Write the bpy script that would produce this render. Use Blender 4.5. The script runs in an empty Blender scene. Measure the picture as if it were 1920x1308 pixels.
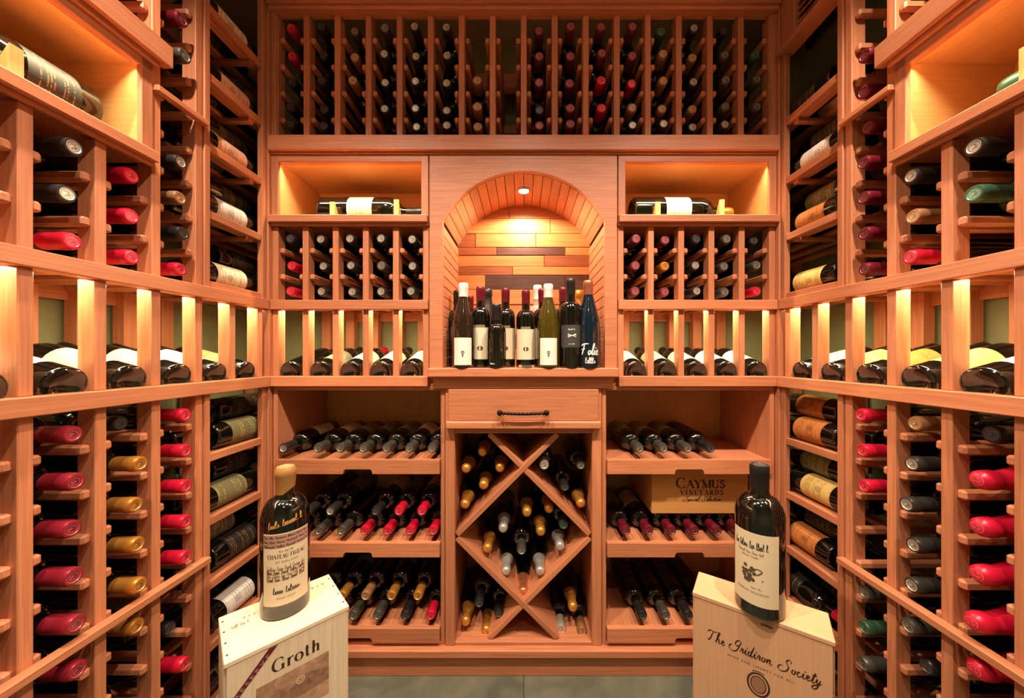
import bpy, bmesh, math, random
from mathutils import Vector, Matrix

random.seed(7)
R = math.radians
scene = bpy.context.scene
COL = scene.collection

# ---------------------------------------------------------------- camera, light, exposure
F_PX, VPX, VPY = 650.0, 982.0, 664.0        # focal length and vanishing point in a 1920x1308 frame
ZC = 1.075                                   # camera height above the floor
cam = bpy.data.cameras.new('camera')
cam.sensor_fit = 'HORIZONTAL'; cam.sensor_width = 36.0
cam.lens = F_PX / 1920 * 36
cam.shift_x = -(VPX - 960) / 1920
cam.shift_y = (VPY - 654) / 1920
cam.clip_start = 0.01
camo = bpy.data.objects.new('camera', cam); COL.objects.link(camo)
camo.location = (0, 0, ZC); camo.rotation_euler = (R(90), 0, 0)
scene.camera = camo

vs = scene.view_settings
vs.view_transform = 'Standard'; vs.look = 'None'; vs.gamma = 1.0; vs.use_curve_mapping = False
vs.exposure = -0.06

world = bpy.data.worlds.new('world'); scene.world = world
world.use_nodes = True
world.node_tree.nodes['Background'].inputs[0].default_value = (1.0, 0.75, 0.55, 1)
world.node_tree.nodes['Background'].inputs[1].default_value = 0.0

CEIL = 1.37                                  # ceiling above the camera
CAN_POS = [(0.0, 0.32), (-0.62, 0.36), (0.62, 0.36), (0.0, -0.55)]
CAN_W, CAN_COL = (98.0, 112.0, 112.0, 18.0), (1.0, 0.83, 0.68)
LED_COL = (1.0, 0.82, 0.48)
DISPLAY_LED_W, CUBBY_LED_W, NICHE_W = 7.0, 5.5, 15.0     # watts per metre, per metre, total

# ---------------------------------------------------------------- materials
MATS = {}
def new_mat(name):
    m = bpy.data.materials.new(name); m.use_nodes = True
    nt = m.node_tree
    return m, nt, nt.nodes['Principled BSDF']

def srgb(r, g, b):
    f = lambda c: (c / 255 / 12.92) if c <= 10 else ((c / 255 + 0.055) / 1.055) ** 2.4
    return (f(r), f(g), f(b), 1)

def wood(name, c_light, c_dark, grain, rough=0.48, knots=0.5, contrast=1.0):
    """planed timber with its grain along one local axis ('X', 'Y' or 'Z')"""
    key = name + '_' + grain.lower()
    if key in MATS: return MATS[key]
    m, nt, b = new_mat(key); N, L = nt.nodes.new, nt.links.new
    tc = N('ShaderNodeTexCoord'); oi = N('ShaderNodeObjectInfo')
    off = N('ShaderNodeVectorMath'); off.operation = 'ADD'
    sc = N('ShaderNodeVectorMath'); sc.operation = 'SCALE'; sc.inputs[0].default_value = (37.0, 53.0, 71.0)
    L(oi.outputs['Random'], sc.inputs['Scale'])
    L(tc.outputs['Object'], off.inputs[0]); L(sc.outputs[0], off.inputs[1])
    mp = N('ShaderNodeMapping')
    lo, hi = 1.1, 34.0
    mp.inputs['Scale'].default_value = {'X': (lo, hi, hi), 'Y': (hi, lo, hi), 'Z': (hi, hi, lo)}[grain]
    L(off.outputs[0], mp.inputs['Vector'])
    n1 = N('ShaderNodeTexNoise'); n1.inputs['Scale'].default_value = 1.0; n1.inputs['Detail'].default_value = 3
    n1.inputs['Distortion'].default_value = knots
    L(mp.outputs[0], n1.inputs['Vector'])
    n2 = N('ShaderNodeTexNoise'); n2.inputs['Scale'].default_value = 6.0; n2.inputs['Detail'].default_value = 2
    L(mp.outputs[0], n2.inputs['Vector'])
    # ring lines out of the slow noise
    mu = N('ShaderNodeMath'); mu.operation = 'MULTIPLY'; mu.inputs[1].default_value = 9.0
    L(n1.outputs['Fac'], mu.inputs[0])
    fr = N('ShaderNodeMath'); fr.operation = 'FRACT'; L(mu.outputs[0], fr.inputs[0])
    mixf = N('ShaderNodeMath'); mixf.operation = 'MULTIPLY_ADD'; mixf.inputs[1].default_value = 0.22
    L(fr.outputs[0], mixf.inputs[0]); L(n2.outputs['Fac'], mixf.inputs[2])
    ramp = N('ShaderNodeMapRange'); ramp.inputs['From Min'].default_value = 0.30; ramp.inputs['From Max'].default_value = 1.0
    ramp.inputs['To Max'].default_value = contrast
    L(mixf.outputs[0], ramp.inputs['Value'])
    mix = N('ShaderNodeMix'); mix.data_type = 'RGBA'
    mix.inputs[6].default_value = c_light; mix.inputs[7].default_value = c_dark
    L(ramp.outputs[0], mix.inputs[0])
    # board-to-board variation
    hsv = N('ShaderNodeHueSaturation')
    vr = N('ShaderNodeMapRange'); vr.inputs['To Min'].default_value = 0.86; vr.inputs['To Max'].default_value = 1.12
    L(oi.outputs['Random'], vr.inputs['Value']); L(vr.outputs[0], hsv.inputs['Value'])
    L(mix.outputs[2], hsv.inputs['Color'])
    L(hsv.outputs[0], b.inputs['Base Color'])
    b.inputs['Roughness'].default_value = rough
    bump = N('ShaderNodeBump'); bump.inputs['Strength'].default_value = 0.12; bump.inputs['Distance'].default_value = 0.0006
    L(n2.outputs['Fac'], bump.inputs['Height']); L(bump.outputs[0], b.inputs['Normal'])
    MATS[key] = m
    return m

def redwood(g): return wood('redwood', srgb(206, 132, 90), srgb(160, 93, 60), g, contrast=0.8)
def pale_ply(g): return wood('birch_panel', srgb(210, 164, 106), srgb(190, 138, 82), g, rough=0.42, contrast=0.7)
def pine(g): return wood('crate_pine', srgb(240, 220, 190), srgb(220, 188, 148), g, rough=0.6, contrast=0.8)
def birch(g): return wood('crate_birch', srgb(212, 164, 124), srgb(192, 138, 96), g, rough=0.6, contrast=0.5)
def plank_light(g): return wood('reclaimed_light', srgb(222, 140, 78), srgb(176, 92, 44), g, contrast=0.9)
def plank_mid(g): return wood('reclaimed_mid', srgb(166, 92, 52), srgb(112, 56, 32), g)
def plank_dark(g): return wood('reclaimed_dark', srgb(98, 56, 40), srgb(58, 34, 26), g)

def plain(name, col, rough=0.5, metal=0.0, coat=0.0, spec=0.5, emit=0.0):
    if name in MATS: return MATS[name]
    m, nt, b = new_mat(name)
    b.inputs['Base Color'].default_value = col
    b.inputs['Roughness'].default_value = rough
    b.inputs['Metallic'].default_value = metal
    b.inputs['Coat Weight'].default_value = coat
    b.inputs['Specular IOR Level'].default_value = spec
    if emit:
        b.inputs['Emission Color'].default_value = col
        b.inputs['Emission Strength'].default_value = emit
    MATS[name] = m
    return m

def glossy_glass(name, col, rough=0.06):
    """full dark bottle: glass skin over opaque wine, with a hint of dust"""
    if name in MATS: return MATS[name]
    m, nt, b = new_mat(name); N, L = nt.nodes.new, nt.links.new
    tc = N('ShaderNodeTexCoord'); n = N('ShaderNodeTexNoise'); n.inputs['Scale'].default_value = 30
    L(tc.outputs['Object'], n.inputs['Vector'])
    mr = N('ShaderNodeMapRange'); mr.inputs['To Min'].default_value = rough * 0.6; mr.inputs['To Max'].default_value = rough * 2.2
    L(n.outputs['Fac'], mr.inputs['Value']); L(mr.outputs[0], b.inputs['Roughness'])
    b.inputs['Base Color'].default_value = col
    b.inputs['IOR'].default_value = 1.7
    b.inputs['Specular IOR Level'].default_value = 0.6
    MATS[name] = m
    return m

GLASS = {
    'dark': glossy_glass('glass_dark_green', (0.0035, 0.0040, 0.0024, 1)),
    'brown': glossy_glass('glass_brown', (0.020, 0.011, 0.006, 1)),
    'olive': glossy_glass('glass_olive', (0.055, 0.040, 0.004, 1)),
    'green': glossy_glass('glass_green', (0.015, 0.045, 0.022, 1)),
    'blue': glossy_glass('glass_blue', (0.003, 0.012, 0.020, 1)),
    'pale': glossy_glass('glass_pale', (0.42, 0.30, 0.22, 1)),
}
def foil(name, col, metal, rough, end_col=None):
    if name in MATS: return MATS[name]
    m, nt, b = new_mat(name); N, L = nt.nodes.new, nt.links.new
    tc = N('ShaderNodeTexCoord'); n = N('ShaderNodeTexNoise'); n.inputs['Scale'].default_value = 60; n.inputs['Detail'].default_value = 3
    L(tc.outputs['Object'], n.inputs['Vector'])
    bump = N('ShaderNodeBump'); bump.inputs['Strength'].default_value = 0.35; bump.inputs['Distance'].default_value = 0.0015
    L(n.outputs['Fac'], bump.inputs['Height']); L(bump.outputs[0], b.inputs['Normal'])
    # stamped end: a paler disc with a darker ring and a small mark
    sep = N('ShaderNodeSeparateXYZ'); L(tc.outputs['Object'], sep.inputs[0])
    def mt(op, a, c):
        q = N('ShaderNodeMath'); q.operation = op
        for i_, x_ in enumerate((a, c)):
            if isinstance(x_, (int, float)): q.inputs[i_].default_value = x_
            else: L(x_, q.inputs[i_])
        return q.outputs[0]
    rad = mt('SQRT', mt('ADD', mt('MULTIPLY', sep.outputs[0], sep.outputs[0]), mt('MULTIPLY', sep.outputs[1], sep.outputs[1])), 0)
    end = mt('MULTIPLY', mt('GREATER_THAN', sep.outputs[2], .2982), mt('LESS_THAN', rad, .0112))
    n5 = N('ShaderNodeTexNoise'); n5.inputs['Scale'].default_value = 260; L(tc.outputs['Object'], n5.inputs['Vector'])
    mark = mt('MULTIPLY', mt('LESS_THAN', rad, .0062), mt('GREATER_THAN', n5.outputs['Fac'], .5))
    ringm = mt('MULTIPLY', mt('GREATER_THAN', rad, .0074), mt('LESS_THAN', rad, .0090))
    dk = mt('MAXIMUM', mark, ringm)
    m1_ = N('ShaderNodeMix'); m1_.data_type = 'RGBA'; ec = end_col or tuple(min(1, c * 1.5 + .05) for c in col[:3]); m1_.inputs[6].default_value = tuple(ec[:3]) + (1,); m1_.inputs[7].default_value = tuple(c * .38 for c in ec[:3]) + (1,)
    L(dk, m1_.inputs[0])
    m2_ = N('ShaderNodeMix'); m2_.data_type = 'RGBA'; m2_.inputs[6].default_value = col; L(m1_.outputs[2], m2_.inputs[7]); L(end, m2_.inputs[0])
    L(m2_.outputs[2], b.inputs['Base Color'])
    b.inputs['Metallic'].default_value = metal
    b.inputs['Roughness'].default_value = rough
    MATS[name] = m
    return m
CAP = {
    'red': foil('capsule_red', srgb(200, 22, 50), 0.25, 0.33),
    'mauve': foil('capsule_mauve', srgb(104, 44, 50), 0.25, 0.38, srgb(190, 96, 100)),
    'crimson': foil('capsule_crimson', srgb(150, 34, 48), 0.3, 0.34),
    'wine': foil('capsule_wine', srgb(110, 22, 36), 0.3, 0.35),
    'silver': foil('capsule_silver', srgb(58, 54, 48), 0.5, 0.36, srgb(206, 196, 178)),
    'bright': foil('capsule_bright_silver', srgb(188, 180, 166), 0.6, 0.32),
    'pewter': foil('capsule_pewter', srgb(80, 76, 66), 0.5, 0.38, srgb(150, 144, 126)),
    'gold': foil('capsule_gold', srgb(205, 140, 56), 0.65, 0.36),
    'tan': foil('capsule_tan', srgb(150, 104, 66), 0.3, 0.42, srgb(206, 160, 112)),
    'copper': foil('capsule_copper', srgb(196, 122, 84), 0.7, 0.32),
    'black': foil('capsule_black', srgb(34, 30, 28), 0.2, 0.35),
    'green': foil('capsule_green', srgb(62, 96, 70), 0.45, 0.35),
    'white': foil('capsule_white', srgb(228, 222, 212), 0.0, 0.4),
    'wax': foil('capsule_gold_wax', srgb(170, 122, 66), 0.2, 0.42),
}
def paper(name, base, ink, lines=15.0, amount=0.55, emblem=True):
    """printed label: rows of unreadable small print and a small emblem on UV"""
    if name in MATS: return MATS[name]
    m, nt, b = new_mat(name); N, L = nt.nodes.new, nt.links.new
    uv = N('ShaderNodeUVMap'); sep = N('ShaderNodeSeparateXYZ'); L(uv.outputs[0], sep.inputs[0])
    oi = N('ShaderNodeObjectInfo')
    def math_(op, a, bb=None, clamp=False):
        n = N('ShaderNodeMath'); n.operation = op; n.use_clamp = clamp
        for i, x in enumerate((a, bb)):
            if x is None: continue
            if isinstance(x, (int, float)): n.inputs[i].default_value = x
            else: L(x, n.inputs[i])
        return n.outputs[0]
    v = math_('MULTIPLY', sep.outputs[1], lines)
    row = math_('FLOOR', v); fr = math_('FRACT', v)
    rowmask = math_('MULTIPLY', math_('GREATER_THAN', fr, 0.28), math_('LESS_THAN', fr, 0.72))
    cmb = N('ShaderNodeCombineXYZ')
    L(math_('MULTIPLY', sep.outputs[0], 26.0), cmb.inputs[0]); L(math_('MULTIPLY', row, 7.31), cmb.inputs[1])
    L(math_('MULTIPLY', oi.outputs['Random'], 50.0), cmb.inputs[2])
    nz = N('ShaderNodeTexNoise'); nz.inputs['Scale'].default_value = 1.0; nz.inputs['Detail'].default_value = 1
    L(cmb.outputs[0], nz.inputs['Vector'])
    wn = N('ShaderNodeTexWhiteNoise'); wn.noise_dimensions = '2D'
    c2 = N('ShaderNodeCombineXYZ'); L(row, c2.inputs[0]); L(oi.outputs['Random'], c2.inputs[1]); L(c2.outputs[0], wn.inputs['Vector'])
    roww = math_('GREATER_THAN', wn.outputs['Value'], 0.42)
    half = math_('ADD', math_('MULTIPLY', wn.outputs['Value'], 0.28), 0.08)
    inside = math_('LESS_THAN', math_('ABSOLUTE', math_('SUBTRACT', sep.outputs[0], 0.5)), half)
    ink_f = math_('MULTIPLY', math_('MULTIPLY', rowmask, roww), math_('MULTIPLY', inside, math_('GREATER_THAN', nz.outputs['Fac'], 0.46)))
    if emblem:
        du = math_('SUBTRACT', sep.outputs[0], 0.5); dv = math_('SUBTRACT', sep.outputs[1], 0.40)
        r2 = math_('ADD', math_('MULTIPLY', math_('MULTIPLY', du, du), 2.2), math_('MULTIPLY', dv, dv))
        disc = math_('LESS_THAN', r2, 0.012)
        ink_f = math_('MAXIMUM', ink_f, math_('MULTIPLY', disc, 0.8))
    ink_f = math_('MULTIPLY', ink_f, amount, True)
    mix = N('ShaderNodeMix'); mix.data_type = 'RGBA'
    mix.inputs[6].default_value = base; mix.inputs[7].default_value = ink
    L(ink_f, mix.inputs[0]); L(mix.outputs[2], b.inputs['Base Color'])
    b.inputs['Roughness'].default_value = 0.6
    MATS[name] = m
    return m
PAPER = {
    'cream': paper('paper_cream', srgb(232, 214, 176), srgb(110, 80, 50)),
    'white': paper('paper_white', srgb(236, 228, 212), srgb(90, 80, 70), 11, 0.4),
    'yellow': paper('paper_yellow', srgb(226, 192, 112), srgb(140, 84, 24)),
    'orange': paper('paper_orange', srgb(206, 128, 62), srgb(90, 44, 16)),
    'grey': paper('paper_grey', srgb(108, 104, 88), srgb(190, 170, 110), 8, 0.7),
    'olive': paper('paper_olive', srgb(128, 124, 82), srgb(200, 180, 110), 11, 0.7, False),
    'dark': paper('paper_dark', srgb(40, 34, 26), srgb(150, 116, 66), 16, 0.6, False),
    'blue': paper('paper_blue', srgb(120, 150, 190), srgb(40, 50, 90), 10, 0.5),
    'rose': paper('paper_rose', srgb(224, 172, 138), srgb(120, 70, 50)),
    'blank': plain('paper_blank', srgb(236, 226, 208), 0.6),
    'blankcream': plain('paper_plain_cream', srgb(222, 202, 166), 0.6),
    'charcoal': plain('paper_charcoal', srgb(62, 60, 54), 0.5),
}
INK = plain('ink_dark_brown', srgb(64, 34, 18), 0.6)
INK_BLACK = plain('ink_black', srgb(34, 28, 24), 0.6)
INK_SOFT = plain('ink_soft_brown', srgb(150, 112, 84), 0.6)
INK_WHITE = plain('ink_white', srgb(236, 232, 224), 0.5)
INK_GOLD = plain('ink_gold', srgb(226, 160, 84), 0.4, 0.3)
IRON = plain('wrought_iron', srgb(38, 30, 28), 0.42, 0.8)
LED_MAT = plain('led_diffuser', (1.0, 0.78, 0.42, 1), 0.4, emit=3.0)
LENS = plain('lamp_lens', (1.0, 0.86, 0.66, 1), 0.3, emit=60.0)
CHROME = plain('brushed_trim', srgb(200, 190, 176), 0.3, 0.9)

def noisy(name, c1, c2, scale, rough, bump=0.0, detail=4.0):
    m, nt, b = new_mat(name); N, L = nt.nodes.new, nt.links.new
    tc = N('ShaderNodeTexCoord'); n = N('ShaderNodeTexNoise'); n.inputs['Scale'].default_value = scale; n.inputs['Detail'].default_value = detail
    n.inputs['Distortion'].default_value = 1.2
    L(tc.outputs['Object'], n.inputs['Vector'])
    mr = N('ShaderNodeMapRange'); mr.inputs['From Min'].default_value = 0.32; mr.inputs['From Max'].default_value = 0.68
    L(n.outputs['Fac'], mr.inputs['Value'])
    mix = N('ShaderNodeMix'); mix.data_type = 'RGBA'; mix.inputs[6].default_value = c1; mix.inputs[7].default_value = c2
    L(mr.outputs[0], mix.inputs[0]); L(mix.outputs[2], b.inputs['Base Color'])
    b.inputs['Roughness'].default_value = rough
    if bump:
        bp = N('ShaderNodeBump'); bp.inputs['Strength'].default_value = bump; bp.inputs['Distance'].default_value = 0.004
        L(n.outputs['Fac'], bp.inputs['Height']); L(bp.outputs[0], b.inputs['Normal'])
    return m
WALL = noisy('olive_paint', srgb(142, 144, 104), srgb(134, 136, 98), 8, 0.8)
CEILING = noisy('ceiling_paint', srgb(196, 178, 156), srgb(188, 170, 148), 6, 0.9)
SLATE = noisy('grey_green_slate', srgb(108, 106, 88), srgb(80, 82, 70), 7, 0.5, 0.3, 7.0)

# ---------------------------------------------------------------- mesh helpers
MESH = {}
def link(name, data, parent=None, loc=(0, 0, 0), rot=None):
    o = bpy.data.objects.new(name, data); COL.objects.link(o)
    o.location = loc
    if rot is not None: o.rotation_mode = 'QUATERNION'; o.rotation_quaternion = rot
    if parent is not None: o.parent = parent
    return o

def tag(o, label, cat=None, group=None, kind=None):
    o['label'] = label
    if cat: o['category'] = cat
    if group: o['group'] = group
    if kind: o['kind'] = kind
    return o

def thing(name, label, cat, loc=(0, 0, 0), group=None, rot=None):
    o = link(name, None, None, loc, rot); o.empty_display_size = 0.02
    return tag(o, label, cat, group)

def box_mesh(sx, sy, sz, matf, bev=0.0015):
    """bevelled box about the origin; matf is a wood function (grain along the longest side) or a material"""
    if callable(matf):
        g = 'XYZ'[max(range(3), key=lambda i: (sx, sy, sz)[i])]
        mat = matf(g)
    else: mat = matf
    key = ('box', round(sx, 4), round(sy, 4), round(sz, 4), mat.name, bev)
    if key in MESH: return MESH[key]
    bm = bmesh.new()
    bmesh.ops.create_cube(bm, size=1.0)
    for v in bm.verts: v.co = Vector((v.co.x * sx, v.co.y * sy, v.co.z * sz))
    b = min(bev, 0.3 * min(sx, sy, sz))
    if b > 0: bmesh.ops.bevel(bm, geom=bm.edges[:], offset=b, segments=1, affect='EDGES', profile=0.5)
    me = bpy.data.meshes.new('box'); bm.to_mesh(me); bm.free()
    me.materials.append(mat)
    MESH[key] = me
    return me

def box(name, parent, lo, hi, mat=redwood, bev=0.0015, kind=None):
    """world box from corner to corner; z is measured from the camera height; parent roots stand at the origin unless given"""
    s = [abs(hi[i] - lo[i]) for i in range(3)]
    c = Vector([(hi[i] + lo[i]) / 2 for i in range(3)]) + Vector((0, 0, ZC))
    if parent is not None: c = c - parent.location
    o = link(name, box_mesh(s[0], s[1], s[2], mat, bev), parent, c)
    if kind: o['kind'] = kind
    return o

def sub(child, part):
    """make a piece a sub-part of an unrotated part of the same thing"""
    child.parent = part; child.location = child.location - part.location
    return child
def label_of(t):
    for c in t.children:
        if c.name.split('.')[0] in ('paper_label',): return c
    return t

def mesh_obj(name, verts, faces, mat, parent=None, loc=(0, 0, 0), rot=None, smooth=False):
    me = bpy.data.meshes.new(name); me.from_pydata([tuple(v) for v in verts], [], faces); me.update()
    me.materials.append(mat)
    if smooth:
        for p in me.polygons: p.use_smooth = True
    return link(name, me, parent, loc, rot)

def extrude_poly(pts, d0, d1, axis='Y'):
    """prism over a closed outline pts (a, z); runs d0..d1 along the axis"""
    n = len(pts)
    bm = bmesh.new()
    P = (lambda a, z, d: (a, d, z)) if axis == 'Y' else (lambda a, z, d: (d, a, z))
    f = [bm.verts.new(P(a, z, d0)) for a, z in pts]; b = [bm.verts.new(P(a, z, d1)) for a, z in pts]
    bm.faces.new(f); bm.faces.new(b[::-1])
    for i in range(n): bm.faces.new((f[i], b[i], b[(i + 1) % n], f[(i + 1) % n]))
    bmesh.ops.recalc_face_normals(bm, faces=bm.faces)
    bmesh.ops.triangulate(bm, faces=[x for x in bm.faces if len(x.verts) > 4])
    me = bpy.data.meshes.new('prism'); bm.to_mesh(me); bm.free()
    return me

def lathe_mesh(key, prof, mat, seg=24, cap_ends=True):
    k = ('lathe', key, mat.name)
    if k in MESH: return MESH[k]
    verts, faces = [], []
    for r, z in prof:
        for i in range(seg):
            a = 2 * math.pi * i / seg
            verts.append((r * math.cos(a), r * math.sin(a), z))
    for j in range(len(prof) - 1):
        for i in range(seg):
            k2 = (i + 1) % seg
            faces.append((j * seg + i, j * seg + k2, (j + 1) * seg + k2, (j + 1) * seg + i))
    if cap_ends:
        faces.append(tuple(range(seg))[::-1]); faces.append(tuple((len(prof) - 1) * seg + i for i in range(seg)))
    me = bpy.data.meshes.new(str(key)); me.from_pydata(verts, [], faces); me.update()
    me.materials.append(mat)
    for p in me.polygons: p.use_smooth = True
    me.set_sharp_from_angle(angle=R(50))
    MESH[k] = me
    return me

def tube(name, pts, r, mat, parent=None, seg=8, loc=(0, 0, 0)):
    pts = [Vector(p) for p in pts]
    verts, faces = [], []
    for i, p in enumerate(pts):
        t = (pts[min(i + 1, len(pts) - 1)] - pts[max(i - 1, 0)]).normalized()
        a = t.orthogonal().normalized() if i == 0 else (a - t * a.dot(t)).normalized()
        b = t.cross(a)
        for k in range(seg):
            an = 2 * math.pi * k / seg
            verts.append(p + (a * math.cos(an) + b * math.sin(an)) * r)
    for i in range(len(pts) - 1):
        for k in range(seg):
            k2 = (k + 1) % seg
            faces.append((i * seg + k, i * seg + k2, (i + 1) * seg + k2, (i + 1) * seg + k))
    faces.append(tuple(range(seg))[::-1]); faces.append(tuple((len(pts) - 1) * seg + i for i in range(seg)))
    return mesh_obj(name, verts, faces, mat, parent, loc, smooth=True)

ORD = ['zeroth', 'first', 'second', 'third', 'fourth', 'fifth', 'sixth', 'seventh', 'eighth', 'ninth', 'tenth', 'eleventh', 'twelfth',
       'thirteenth', 'fourteenth', 'fifteenth', 'sixteenth']

# ---------------------------------------------------------------- bottles
def arc(r0, z0, r1, z1, n=5):
    """shoulder: an s-free quarter curve from (r0,z0) in to (r1,z1)"""
    return [(r1 + (r0 - r1) * math.cos(t * math.pi / 2), z0 + (z1 - z0) * math.sin(t * math.pi / 2)) for t in [i / n for i in range(n + 1)]]
SHAPES = {  # body radius, height, glass profile, capsule from, neck radius, label z range
    'bordeaux': dict(r=.0375, h=.30, prof=[(.012, .018), (.024, .006), (.033, 0), (.0365, .002), (.0375, .006)] + arc(.0375, .188, .0165, .222) + [(.0150, .236), (.0145, .285)],
                     cap=(.246, .0158), lab=(.045, .150)),
    'burgundy': dict(r=.0405, h=.298, prof=[(.012, .018), (.026, .006), (.036, 0), (.0395, .002), (.0405, .006), (.0405, .135), (.0390, .152), (.0350, .176), (.0285, .202), (.0220, .225), (.0170, .246), (.0150, .262), (.0145, .285)],
                     cap=(.246, .0166), lab=(.035, .110)),
    'champagne': dict(r=.0435, h=.315, prof=[(.012, .022), (.028, .006), (.039, 0), (.0425, .002), (.0435, .006), (.0435, .140), (.0415, .164), (.0365, .190), (.0285, .220), (.0205, .250), (.0165, .275), (.0160, .300)],
                      cap=(.215, .0185), lab=(.045, .125)),
    'magnum': dict(r=.0500, h=.334, prof=[(.016, .022), (.032, .007), (.045, 0), (.0490, .003), (.0500, .008)] + arc(.0500, .212, .0230, .262, 7) + [(.0195, .272), (.0180, .318)],
                   cap=(.280, .0195), lab=(.048, .192)),
    'half': dict(r=.0315, h=.212, prof=[(.012, .012), (.020, .005), (.0285, 0), (.031, .002), (.0315, .005)] + arc(.0315, .118, .0145, .146) + [(.0138, .156), (.0135, .200)],
                 cap=(.158, .0148), lab=(.030, .090)),
}
def capsule_prof(kind):
    s = SHAPES[kind]; z0, r = s['cap']; h = s['h']
    if kind == 'champagne':
        return [(.0295, z0), (.0275, z0 + .01), (.0235, .240), (.0200, .258), (.0182, .272), (.0185, .280), (.0200, .284), (.0200, .296), (.0185, .306), (.013, .313), (.006, .315)]
    return [(r, z0), (r + .0002, h - .022), (r + .0008, h - .020), (r + .0008, h - .010), (r + .0002, h - .004), (r - .0016, h - .0005), (r - .005, h), (r - .006, h - .0012), (.003, h - .0012)]

def label_mesh(kind, z0, z1, half_deg, mat, lift=.0004, seg=12):
    key = ('label', kind, z0, z1, half_deg, mat.name)
    if key in MESH: return MESH[key]
    r = SHAPES[kind]['r'] + lift
    verts, faces = [], []
    for j, z in enumerate((z0, z1)):
        for i in range(seg + 1):
            a = R(-90 - half_deg + 2 * half_deg * i / seg)
            verts.append((r * math.cos(a), r * math.sin(a), z))
    for i in range(seg): faces.append((i, i + 1, seg + 2 + i, seg + 1 + i))
    me = bpy.data.meshes.new('label'); me.from_pydata(verts, [], faces); me.update()
    uv = me.uv_layers.new(name='UVMap')
    for li, l in enumerate(me.loops):
        vi = l.vertex_index; uv.data[li].uv = ((vi % (seg + 1)) / seg, vi // (seg + 1))
    me.materials.append(mat)
    for p in me.polygons: p.use_smooth = True
    MESH[key] = me
    return me

def basis(axis, facing):
    z = Vector(axis).normalized(); f = Vector(facing); f = (f - z * f.dot(z)).normalized()
    y = -f; x = y.cross(z)
    return Matrix((x, y, z)).transposed().to_quaternion()

N_BOTTLES = [0]
def bottle(kind, base, axis, facing, cap='red', glass='dark', lab=None, label='', group=None, scale=1.0, lab_z=None, half=72, cap_part=True, name='wine_bottle', cat='bottle'):
    """a bottle with its base centre at a world point, neck along axis, front label towards facing"""
    t = link(name, None, None, (base[0], base[1], base[2] + ZC), basis(axis, facing)); t.empty_display_size = 0.02
    t.scale = (scale,) * 3
    tag(t, label, cat, group)
    N_BOTTLES[0] += 1
    link('bottle_glass', lathe_mesh(kind, SHAPES[kind]['prof'], GLASS[glass]), t)
    if cap_part: link('capsule', lathe_mesh(kind + 'cap', capsule_prof(kind), CAP[cap]), t)
    if lab:
        z0, z1 = lab_z or SHAPES[kind]['lab']
        link('paper_label', label_mesh(kind, z0, z1, half, PAPER[lab]), t)
    return t

CAPWORD = {'red': 'red-capped', 'mauve': 'dusky-pink-capped', 'wine': 'wine-red-capped', 'crimson': 'crimson-capped', 'silver': 'silver-capped', 'pewter': 'dull-grey-capped', 'bright': 'bright-silver-capped', 'gold': 'gold-capped',
           'tan': 'tan-capped', 'copper': 'copper-capped', 'black': 'black-capped', 'green': 'green-capped', 'white': 'white-capped', 'wax': 'gold-waxed'}
GLYPH_CAP = {'r': 'red', 'm': 'mauve', 'w': 'wine', 'd': 'crimson', 's': 'silver', 'p': 'pewter', 'g': 'gold', 't': 'tan', 'c': 'copper', 'k': 'black', 'e': 'green', 'W': 'white'}

# ---------------------------------------------------------------- frames of reference: back wall and the two sides
YB, HP = 1.1687, 0.858      # post planes: back wall at Y = YB, side walls at X = +-HP
D = 0.335                   # rack depth
PITCH_Z = 0.0885
class Back:
    name = 'back'
    @staticmethod
    def p(a, d, z): return (a, YB + d, z)
    @staticmethod
    def box(name, parent, a0, a1, d0, d1, z0, z1, mat=redwood, bev=0.0015, kind=None):
        return box(name, parent, (a0, YB + d0, z0), (a1, YB + d1, z1), mat, bev, kind)
    inward = Vector((0, 1, 0)); along = Vector((1, 0, 0))
class Side:
    def __init__(self, s): self.s = s; self.inward = Vector((s, 0, 0)); self.along = Vector((0, 1, 0))
    def p(self, a, d, z): return (self.s * (HP + d), a, z)
    def box(self, name, parent, a0, a1, d0, d1, z0, z1, mat=redwood, bev=0.0015, kind=None):
        x0, x1 = sorted((self.s * (HP + d0), self.s * (HP + d1)))
        return box(name, parent, (x0, a0, z0), (x1, a1, z1), mat, bev, kind)
BACK, LEFT, RIGHT = Back, Side(-1), Side(1)

PW, PD, RW, RH = 0.020, 0.036, 0.016, 0.019     # post width, depth; rail width, height
def posts(fr, root, a_list, z0, z1, rear=True):
    for a in a_list:
        fr.box('post', root, a - PW / 2, a + PW / 2, 0, PD, z0, z1)
        if rear: fr.box('rear_post', root, a - PW / 2, a + PW / 2, D - PD, D, z0, z1)
def rails(fr, root, a_list, levels, front=0.006):
    for a0, a1 in zip(a_list[:-1], a_list[1:]):
        lo, hi = min(a0, a1), max(a0, a1)
        for z in levels:
            fr.box('rail', root, lo + PW / 2, lo + PW / 2 + RW, front, D - 0.002, z - RH / 2, z + RH / 2, bev=0.004)
            fr.box('rail', root, hi - PW / 2 - RW, hi - PW / 2, front, D - 0.002, z - RH / 2, z + RH / 2, bev=0.004)
def cell_bottle(fr, a, zrail, cap, label, group, kind='bordeaux', glass='dark', tip=None, scale=1.0, front=None):
    """a bottle lying neck-out on a pair of rails whose centres are at zrail"""
    r = SHAPES[kind]['r'] * scale; gap = 0.0252
    zc = zrail + RH / 2 + math.sqrt(max(r * r - gap * gap, 0.0001))
    tip = random.uniform(-0.004, 0.016) if tip is None else tip
    h = SHAPES[kind]['h'] * scale
    base = fr.p(a + random.uniform(-.002, .002), tip + h, zc + 0.001)
    return bottle(kind, base, -fr.inward, (0, 0, 1), cap, glass, None, label, group, scale)

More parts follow.
